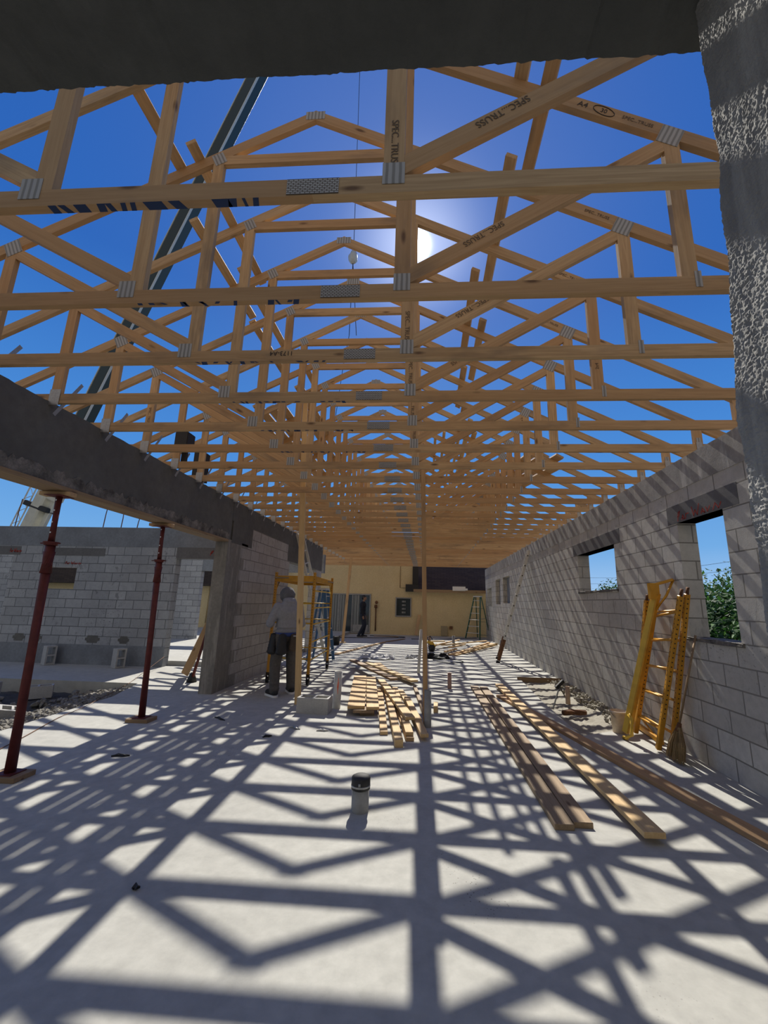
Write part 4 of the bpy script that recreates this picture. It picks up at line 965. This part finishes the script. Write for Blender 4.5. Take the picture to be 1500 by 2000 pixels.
framepair('nearer of the two yellow ladder-like scaffold frames leaning on the right wall', (2.56, 5.66, .02), (2.51, 5.06, .02), (2.69, 5.16, 1.56), (2.68, 4.63, 1.64), (.13, .34, .53, .72, .90), 5)
framepair('farther of the two yellow ladder-like scaffold frames leaning on the right wall', (2.70, 5.95, .03), (2.66, 5.06, .03), (2.765, 5.50, 1.60), (2.765, 4.66, 1.66), (.10, .31, .50, .70, .90), 5, True)
gr = empty('guard_rail', (2.33, 5.42, 0), 0, 'yellow channel-shaped scaffold side rail leaning in front of the frames', 'scaffold side rail')
o0 = Vector((2.33, 5.42, 0)); a = Vector((0, 0, .08)); b = on(1278, 1160, 'x', 2.60) - o0
bar('channel', a, b, .070, .02, M['yellow2'], gr, nrm=(-.9, -.45, .2)); bar('channel_flange', a + Vector((.03, -.035, 0)), b + Vector((.03, -.035, 0)), .022, .05, M['yellow'], gr, nrm=(-.9, -.45, .2))
bm = NB(); tube(bm, [a + Vector((.02, -.09, .22)), a + Vector((.04, -.12, .18)), a + Vector((.03, -.10, .0)), a + Vector((0, -.03, -.05)), a + Vector((-.01, .02, -.06))], .022, 8); obj('end_hook', bm, M['yellow2'], gr, True)
bm = NB(); bx(bm, -.05, .05, -.03, .03, -.08, .10, Matrix.Translation(b + Vector((-.01, -.01, .02)))); obj('end_bracket', bm, M['yellow'], gr)
c_ = on(1315, 1132, 'x', 2.77) - o0
bar('hanger_arm', b + Vector((0, 0, .10)), c_, .05, .03, M['yellow'], gr, nrm=(0, 0, 1)); bm = NB(); tube(bm, [b + Vector((.0, 0, -.18)), (b + c_) / 2 + Vector((0, -.03, -.10)), c_], .014, 8); obj('hanger_brace', bm, M['yellow'], gr, True)
# ---- broom
br = empty('broom', (2.50, 4.78, 0), 0, 'straw broom leaning on the right wall beside the yellow frames', 'broom'); ob = Vector((2.50, 4.78, 0))
tp = Vector((2.775, 4.62, 1.24)) - ob
bm = NB(); d = tp.normalized(); tube(bm, [d * .33, tp], .011, 8); obj('handle', bm, M['brownwood'], br, True)
bm = NB(); tube(bm, [d * .30, d * .38], [.035, .02], 10); obj('binding', bm, M['rust'], br, True)
random.seed(4); bm = NB()
for i in range(240):
    a = random.uniform(0, 2 * pi); r = random.random() ** .5; p0 = d * .34 + Vector((cos(a) * .02 * r, sin(a) * .03 * r, 0)); p1 = Vector((cos(a) * .05 * r + .02, sin(a) * .15 * r - .01, .01 + .02 * random.random())); mid = p0.lerp(p1, .5) + Vector((cos(a) * .012, sin(a) * .035 * r, 0))
    tube(bm, [p0, mid, p1], [.003, .0035, .0015], 4, False)
obj('bristles', bm, M['straw'], br)['kind'] = 'stuff'

# ================================================================== crane
T = Vector((-2.75, 12, 35.2)); P_ = on(64, 1022, 'y', 17.0); Bc = P_ + (P_ - T).normalized() * 3.2
cr0 = empty('crane', (Bc.x, Bc.y, -.28), 0, 'mobile crane whose long dark boom crosses the sky on the left', 'crane'); oc = Vector((Bc.x, Bc.y, -.28))
ax = (T - Bc).normalized()
s1 = Bc + ax * 6.2
def cbar(name, a, b, w, d_, m_, par=None, nrm=(0, -1, 0)): 
    if par is None: return bar(name, a - oc, b - oc, w, d_, m_, cr0, nrm=nrm)
cbar('boom', Bc + ax * 4.5, T, .50, .55, M['boom'])
side = ax.cross(Vector((0, -1, 0))).normalized()
cbar('boom_edge', Bc + ax * 5 + side * .25 + Vector((0, -.24, 0)), T + side * .25 + Vector((0, -.24, 0)), .04, .10, M['alu']); cbar('boom_edge', Bc + ax * 5 - side * .25 + Vector((0, -.26, 0)), T - side * .25 + Vector((0, -.26, 0)), .035, .06, M['crane'])
cbar('boom_base', Bc - ax * .5, s1 - ax * .2, .52, .6, M['crane']); cbar('lift_cylinder', Bc + side * .55 - ax * .5, Bc + ax * 4.6 + side * .5, .2, .2, M['crane']); cbar('boom_collar', Bc + ax * 3.9 - side * .6, Bc + ax * 4.05 + side * .6, .22, .6, M['black'], nrm=(0, -1, 0))
cbar('boom_head_bracket', Bc + ax * 4.5 + side * .3, Bc + ax * 5.6 + side * .3, .8, .5, M['crane'])
bm = NB(); P0 = Bc - side * .95 - ax; 
for i in range(4): tube(bm, [P0 + side * (.32 * (i % 2)) + Vector((0, .3 * (i // 2), 0)) - oc, P0 + ax * 7.5 + side * (.32 * (i % 2)) + Vector((0, .3 * (i // 2), 0)) - oc], .03, 6)
for k in range(24): tube(bm, [P0 + ax * (.31 * k) + side * (.32 * (k % 2)) - oc, P0 + ax * (.31 * (k + 1)) + side * (.32 * ((k + 1) % 2)) - oc], .015, 5)
obj('lattice_jib', bm, M['alu'], cr0)
bm = NB(); bx(bm, -1.8, 2.6, -1, 1.6, .0, 1.5); obj('carrier', bm, M['crane'], cr0)
cb = bpy.data.objects.new('x', None)
hb = empty('hook_ball', (-2.64, 12, 0), 0, 'wrapped hook ball hanging on the crane cable above the trusses', 'hook')
bp = on(690, 500, 'y', 12); o1 = Vector((-2.64, 12, 0))
bm = NB(); lathe(bm, [(.02, .30), (.05, .22), (.12, .10), (.16, -.02), (.15, -.16), (.09, -.27), (.03, -.31)], bp - o1, 14)
for v in bm.verts: v.co += Vector((random.uniform(-.02, .02), random.uniform(-.02, .02), random.uniform(-.02, .02)))
obj('ball', bm, M['alu'], hb, True)
tp_ = on(703, 130, 'y', 12)
bm = NB(); tube(bm, [bp + Vector((0, 0, .25)) - o1, tp_ - o1, T - o1], .012, 5); obj('cable', bm, M['black'], hb)
q1, q2 = on(682, 655, 'y', 11.6), on(696, 655, 'y', 11.6)
bm = NB(); tube(bm, [bp - Vector((0, 0, .25)) - o1, q1 - o1], .012, 5); obj('sling_leg', bm, M['black'], hb)
bm = NB(); tube(bm, [bp - Vector((0, 0, .25)) - o1, q2 - o1], .012, 5); obj('sling_leg', bm, M['black'], hb)
bm = NB(); tube(bm, [q1 - o1, on(670, 717, 'y', 11.8) - o1, on(654, 823, 'y', 12) - o1], .010, 5); obj('tag_line', bm, M['black'], hb)
bpy.data.objects.remove(cb)
# black boxes standing on the beam under the trusses
bm = NB(); bx(bm, -.09, .09, -.09, .09, 0, .22); bmesh.ops.bevel(bm, geom=bm.edges[:], offset=.008, segments=2, affect='EDGES'); c0 = obj('speaker_box', bm, M['black'], loc=(-3.28, 5.10, 3.45))
tag(c0, 'square black box held among the trusses above the left beam', 'box')
bm = NB(); bx(bm, -.07, .07, -.1, .1, 0, .45); tag(obj('box_bracket', bm, M['black'], loc=(-3.45, 5.85, 3.22)), 'dark upright case standing on the left beam under the trusses', 'case')
bm = NB(); bx(bm, -.035, .035, -.02, .02, 0, .24); obj('bracket', bm, M['black'], c0, loc=(-.02, .07, -.235))

# ================================================================== trees and lines beyond the right wall
def tree(name, lbl, base, blobs, trunk, seed):
    root = empty(name, base, 0, lbl, 'tree'); bm = NB()
    for i, (c, R, n, ls) in enumerate(blobs): leafblob(bm, c, R, n, ls, seed + i)
    obj('foliage', bm, M['leaf'], root); bm = NB()
    for a, b, r in trunk: tube(bm, [a, ((a[0] + b[0]) / 2 + .05, (a[1] + b[1]) / 2, (a[2] + b[2]) / 2), b], [r, r * .8, r * .5], 8)
    obj('trunk', bm, M['brownwood'], root, True)
tree('tree', 'leafy green bush filling the nearest window hole', (6.6, 9.9, -.3), [((0, 0, 1.2), 1.25, 3200, .14), ((.3, 1.5, 1.25), 1.2, 2600, .14), ((.9, 2.6, 1.3), 1.0, 1400, .14), ((.5, .8, 1.5), 1.1, 2200, .14), ((-.4, -1.2, .95), 1.1, 2200, .14), ((.3, -.4, .5), 1.2, 1600, .14), ((.6, 1.9, 1.0), 1.2, 1600, .14)], [((0, 0, 0), (0, 0, 1.4), .08), ((0, 0, .6), (.5, .7, 1.7), .05), ((0, 0, .5), (-.4, -.9, 1.4), .05)], 31)
tree('tree', 'darker tree standing behind the bush in the nearest window hole', (9.9, 13.3, -.3), [((0, 0, 2.3), 1.05, 2200, .10), ((.4, 1.1, 2.0), .8, 1400, .10), ((.0, 0, 1.2), 1.0, 1400, .10)], [((0, 0, 0), (0, 0, 2.2), .1), ((0, 0, 1.0), (.4, 1, 2.0), .06)], 47)
tree('tree', 'distant dark treetop in the second window hole', (9.2, 21.3, -.3), [((0, 0, 2.2), .9, 1500, .14), ((.4, 1.3, 1.9), .7, 900, .14), ((-.3, 2.2, 1.9), .6, 700, .14)], [((0, 0, 0), (0, 0, 2.2), .1), ((0, 0, 1), (.2, 1.6, 1.9), .05)], 53)
tree('tree', 'low green shrub at the left corner of the second window hole', (7.8, 21.6, -.3), [((0, 0, 1.9), .6, 900, .12)], [((0, 0, 0), (0, 0, 1.9), .06), ((0, 0, 1), (.2, .2, 1.9), .03)], 59)
tree('tree', 'dark tree beyond the farthest window hole of the right wall', (5.4, 30.5, -.3), [((0, 0, 1.6), 1.5, 900, .2)], [((0, 0, 0), (0, 0, 1.9), .1), ((0, 0, 1), (.3, .2, 2.0), .05)], 71)
for i, (za, zb) in enumerate(((3.95, 3.35), (3.45, 2.95))):
    bm = NB(); tube(bm, [(14, 60, za + 1.2 - .5 * i), (14, 37, za), (14, 32, zb + .3), (14, 8, zb + .4)], .012, 5); tag(obj('power_line', bm, M['black']), ['upper power line seen through the second window hole', 'lower power line seen through the second window hole'][i], 'power line')

# ================================================================== PEOPLE
def cap(bm, A, B, ra, rb, n=14, fl_=1.0):
    A, B = Vector(A), Vector(B); t = (B - A).normalized(); ref = Vector((0, 1, 0)) if abs(t.y) < .8 else Vector((1, 0, 0)); a = t.cross(ref).normalized(); b = t.cross(a)
    rings = []
    for k in range(5): th = -pi / 2 + pi / 2 * (k + .6) / 5; rings.append((A + t * ra * sin(th), ra * cos(th)))
    rings += [(A, ra), (A.lerp(B, .5), (ra + rb) / 2), (B, rb)]
    for k in range(4, -1, -1): th = pi / 2 - pi / 2 * (k + .6) / 5; rings.append((B + t * rb * sin(th), rb * cos(th)))
    R = [[bm.verts.new(c + (a * cos(2 * pi * i / n) + b * sin(2 * pi * i / n) * fl_) * r) for i in range(n)] for c, r in rings]
    for x, y in zip(R, R[1:]):
        for i in range(n): bm.faces.new((x[i], x[(i + 1) % n], y[(i + 1) % n], y[i]))
    bm.faces.new(R[0]); bm.faces.new(R[-1])
def ell(bm, c, r, rot=0, tilt=0):
    m4 = Matrix.Translation(c) @ Matrix.Rotation(rot, 4, 'Z') @ Matrix.Rotation(tilt, 4, 'X') @ Matrix.Diagonal((*r, 1)); bmesh.ops.create_uvsphere(bm, u_segments=20, v_segments=14, radius=1, matrix=m4)
def fuse(name, bm, voxel, mat, parent, smooth=1):
    me = bpy.data.meshes.new('t'); bm.to_mesh(me); bm.free(); o = bpy.data.objects.new('t', me); COL.objects.link(o)
    m = o.modifiers.new('r', 'REMESH'); m.mode = 'VOXEL'; m.voxel_size = voxel; s_ = o.modifiers.new('s', 'SMOOTH'); s_.iterations = 3 * smooth; s_.factor = .5
    dg = bpy.context.evaluated_depsgraph_get(); me2 = bpy.data.meshes.new_from_object(o.evaluated_get(dg)); bpy.data.objects.remove(o); me2.name = name; me2.materials.clear()
    me2.polygons.foreach_set('use_smooth', [True] * len(me2.polygons)); return link(name, me2, mat, parent)
def hand(bm, W_, d, palm_n, s_=1, curl=.5):
    """palm then five fingers from wrist W_ heading along d"""
    W_, d, nn = Vector(W_), Vector(d).normalized(), Vector(palm_n).normalized(); sd_ = d.cross(nn).normalized() * s_
    cap(bm, W_, W_ + d * .03, .024, .026); 
    for k in range(4): cap(bm, W_ + d * .02 + sd_ * (k - 1.5) * .014, W_ + d * .075 + sd_ * (k - 1.5) * .019, .013, .0115, 8)
    for k, ln in enumerate((.040, .046, .042, .032)):
        p = W_ + d * .085 + sd_ * (k - 1.5) * .021; q = p + (d * (1 - .3 * curl) + nn * curl * .7).normalized() * ln * .8; r = q + (d * (1 - curl) + nn * curl * 1.3).normalized() * ln * .7
        cap(bm, p, q, .0098, .009, 8); cap(bm, q, r, .009, .0075, 8)
    t0 = W_ + d * .03 - sd_ * .03; t1 = t0 + (d * .6 - sd_ * .6 + nn * .5).normalized() * .035; t2 = t1 + (d * .8 + nn * .6).normalized() * .028
    cap(bm, W_ + d * .02 - sd_ * .015, t0, .014, .012, 8); cap(bm, t0, t1, .012, .010, 8); cap(bm, t1, t2, .010, .008, 8)
def head(bm, c, yaw=0, pitch=0):
    m4 = Matrix.Translation(c) @ Matrix.Rotation(yaw, 4, 'Z') @ Matrix.Rotation(pitch, 4, 'X'); b2 = NB()
    ell(b2, (0, -.01, .03), (.074, .092, .088)); ell(b2, (0, .02, -.03), (.060, .070, .082)); ell(b2, (0, .060, -.085), (.030, .026, .024))
    cap(b2, (0, .088, .012), (0, .108, -.028), .010, .015, 8); ell(b2, (0, .085, .03), (.05, .018, .012)); ell(b2, (0, .090, -.058), (.026, .014, .012))
    for s_ in (-1, 1): ell(b2, (s_ * .076, -.005, -.01), (.010, .020, .032)); ell(b2, (s_ * .030, .080, .008), (.014, .012, .009)); ell(b2, (s_ * .042, .062, -.03), (.022, .02, .02))
    bmesh.ops.transform(b2, matrix=m4, verts=b2.verts[:]); me = bpy.data.meshes.new('h'); b2.to_mesh(me); b2.free(); bm.from_mesh(me)
    return m4
# --- worker in the hood
w1 = empty('person', (-2.30, 7.02, 0), radians(42), 'person in grey hoodie with hood up and dark tool belt, seen from behind', 'person')
hd = Vector((-.01, .06, 1.555))
bm = NB()
legs = (((-.10, 0, .90), (-.145, .03, .49), (-.155, -.04, .09)), ((.10, 0, .90), (.145, .05, .49), (.17, .05, .09)))
for hp, kn, an in legs: cap(bm, hp, kn, .085, .055); cap(bm, kn, an, .055, .036); cap(bm, (an[0], an[1] - .03, .045), (an[0] * 1.1, an[1] + .15, .035), .036, .028)
ell(bm, (0, 0, .95), (.165, .115, .13)); ell(bm, (0, .0, 1.12), (.145, .105, .16)); ell(bm, (0, -.005, 1.30), (.185, .12, .17)); cap(bm, (0, -.01, 1.40), (-.005, .03, 1.50), .06, .052)
arms = (((-.185, 0, 1.385), (-.285, .03, 1.13), (-.16, .25, 1.20)), ((.185, 0, 1.385), (.27, .04, 1.12), (.10, .27, 1.17)))
for sh_, el_, wr in arms: cap(bm, sh_, el_, .052, .040); cap(bm, el_, wr, .040, .027)
head(bm, hd, radians(18), radians(-22)); hand(bm, arms[0][2], (.55, .7, .15), (.3, -.2, -.9), 1, .8); hand(bm, arms[1][2], (-.5, .75, .1), (-.2, 0, -.9), -1, .8)
fuse('body', bm, .0075, M['skin'], w1)
bm = NB()
ell(bm, (0, 0, .99), (.185, .135, .10)); ell(bm, (0, -.005, 1.12), (.19, .14, .17)); ell(bm, (0, -.012, 1.29), (.222, .15, .19)); ell(bm, (0, -.03, 1.41), (.16, .11, .09))
for (sh_, el_, wr), s_ in zip(arms, (-1, 1)):
    cap(bm, sh_, el_, .078, .066); cap(bm, el_, tuple(Vector(el_).lerp(Vector(wr), .93)), .066, .044)
    ell(bm, tuple(Vector(el_) + Vector((0, -.01, -.01))), (.07, .07, .07))
for z, r in ((1.00, .185), (1.06, .19), (.95, .178)): tube(bm, [(r * cos(a), r * .73 * sin(a), z) for a in [i * pi / 12 for i in range(25)]], .014, 6)
for z, rx, yy in ((1.47, .115, -.03), (1.50, .11, -.01)): ell(bm, (0, yy, z), (rx, .115, .05))
fuse('hoodie', bm, .010, M['hoodie'], w1, 2)
# hood: open shell around the head
bm = NB(); m4 = Matrix.Translation(hd) @ Matrix.Rotation(radians(18), 4, 'Z') @ Matrix.Rotation(radians(-22), 4, 'X'); nu, nv = 22, 14; g = {}
for i in range(nu + 1):
    for j in range(nv + 1):
        ph = radians(-122) + radians(244) * i / nu; th = radians(-62) + radians(150) * j / nv
        rx, ry, rz = .118, .140, .142; x = rx * sin(ph) * cos(th); y = -ry * cos(ph) * cos(th); z = rz * sin(th) + .02
        wr_ = 1 + .035 * sin(j * 1.7 + i * .8) + .02 * sin(i * 2.3); p = m4 @ Vector((x * wr_, y * wr_ - .006, z)); g[i, j] = bm.verts.new(p)
for i in range(nu):
    for j in range(nv): bm.faces.new((g[i, j], g[i + 1, j], g[i + 1, j + 1], g[i, j + 1]))
bmesh.ops.solidify(bm, geom=bm.faces[:], thickness=.009); obj('hood', bm, M['hoodie'], w1, True)
bm = NB()
for (hp, kn, an) in legs:
    cap(bm, hp, kn, .112, .088); cap(bm, kn, (an[0], an[1], .10), .088, .076); ell(bm, (an[0], an[1], .12), (.082, .085, .05)); ell(bm, (an[0], an[1] + .01, .20), (.080, .08, .04))
ell(bm, (0, 0, .93), (.175, .125, .11)); fuse('trousers', bm, .010, M['trouser'], w1)
for (hp, kn, an), s_ in zip(legs, (-1, 1)):
    bm = NB(); cap(bm, (an[0], an[1] - .04, .065), (an[0] + s_ * .03, an[1] + .17, .05), .052, .044); cap(bm, (an[0], an[1] - .01, .09), (an[0], an[1], .13), .055, .05); sh = fuse('shoe', bm, .008, M['black'], w1)
    bm = NB(); cap(bm, (an[0], an[1] - .045, .0), (an[0] + s_ * .032, an[1] + .175, .0), .052, .047, 16)
    for v in bm.verts: v.co.z = .03 if v.co.z > 0 else .001
    bmesh.ops.remove_doubles(bm, verts=bm.verts[:], dist=.0004); obj('sole', bm, M['white'], sh)
bm = NB(); n = 32; rings = [[bm.verts.new((r * cos(2 * pi * k / n), r * .74 * sin(2 * pi * k / n), z)) for k in range(n)] for r, z in ((.188, .915), (.192, .975), (.182, .975), (.178, .915))]
for a, b in zip(rings, rings[1:] + rings[:1]):
    for k in range(n): bm.faces.new((a[k], a[(k + 1) % n], b[(k + 1) % n], b[k]))
bl = obj('tool_belt', bm, M['bluebelt'], w1, True)
for x, y, w_, d_, h_, m_ in ((-.205, .03, .07, .10, .15, 'black'), (-.13, -.155, .09, .06, .15, 'black'), (.06, -.165, .08, .05, .12, 'leather'), (.21, -.02, .06, .10, .15, 'black')):
    bm = NB()
    for k in range(6): t = k / 5; ell(bm, (x * (1 + .06 * t), y, .92 - h_ * 1.6 * t), (w_ * (.75 + .35 * t), d_ * (.75 + .3 * t), .05))
    fuse('tool_pouch', bm, .011, M[m_], bl)
bm = NB(); tube(bm, [(.02, -.22, .93), (.12, -.22, .925)], .012, 8); obj('hammer_loop', bm, M['steel'], bl)
# --- second worker far away
w2 = empty('person', (-2.72, 18.35, 0), radians(-82), 'person in black sweater and dark jeans walking past the sliding door', 'person')
bm = NB()
legs = (((-.09, 0, .92), (-.10, .10, .51), (-.10, .02, .09)), ((.09, 0, .92), (.10, .06, .50), (.10, -.14, .10)))
for hp, kn, an in legs: cap(bm, hp, kn, .080, .053); cap(bm, kn, an, .053, .035); cap(bm, (an[0], an[1] - .03, .045), (an[0], an[1] + .16, .035), .036, .028)
ell(bm, (0, 0, .96), (.155, .11, .13)); ell(bm, (0, .0, 1.15), (.14, .10, .17)); ell(bm, (0, -.005, 1.34), (.18, .115, .17)); cap(bm, (0, -.01, 1.44), (0, .02, 1.55), .055, .05)
arms = (((-.18, 0, 1.42), (-.21, .0, 1.14), (-.19, .10, .90)), ((.18, 0, 1.42), (.22, -.05, 1.15), (.20, .02, .90)))
for sh_, el_, wr in arms: cap(bm, sh_, el_, .050, .040); cap(bm, el_, wr, .040, .027)
m4 = head(bm, Vector((0, .03, 1.66)), 0, radians(-6)); hand(bm, arms[0][2], (0, .15, -1), (.9, 0, 0), -1, .4); hand(bm, arms[1][2], (0, .1, -1), (-.9, 0, 0), 1, .4)
fuse('body', bm, .0085, M['skin'], w2)
bm = NB(); ell(bm, (0, 0, 1.02), (.17, .125, .10)); ell(bm, (0, 0, 1.15), (.165, .12, .17)); ell(bm, (0, -.008, 1.34), (.21, .14, .18)); ell(bm, (0, -.01, 1.47), (.10, .09, .05))
for sh_, el_, wr in arms: cap(bm, sh_, el_, .070, .055); cap(bm, el_, tuple(Vector(el_).lerp(Vector(wr), .9)), .055, .038)
fuse('sweater', bm, .011, M['navy'], w2)
bm = NB()
for hp, kn, an in legs: cap(bm, hp, kn, .10, .075); cap(bm, kn, (an[0], an[1], .11), .075, .062)
ell(bm, (0, 0, .95), (.165, .12, .10)); fuse('jeans', bm, .011, M['jeans'], w2)
for (hp, kn, an) in legs:
    bm = NB(); cap(bm, (an[0], an[1] - .04, .065), (an[0], an[1] + .17, .05), .048, .040); sh = fuse('shoe', bm, .008, M['black'], w2)
    bm = NB(); cap(bm, (an[0], an[1] - .045, .0), (an[0], an[1] + .175, .0), .048, .043, 16)
    for v in bm.verts: v.co.z = .028 if v.co.z > 0 else .001
    obj('sole', bm, M['white'], sh)
bm = NB(); b2 = NB(); ell(b2, (0, -.02, .045), (.082, .095, .085)); ell(b2, (0, -.06, -.01), (.072, .055, .07)); bmesh.ops.transform(b2, matrix=m4, verts=b2.verts[:]); fuse('hair', b2, .009, M['hair'], w2); bm.free()
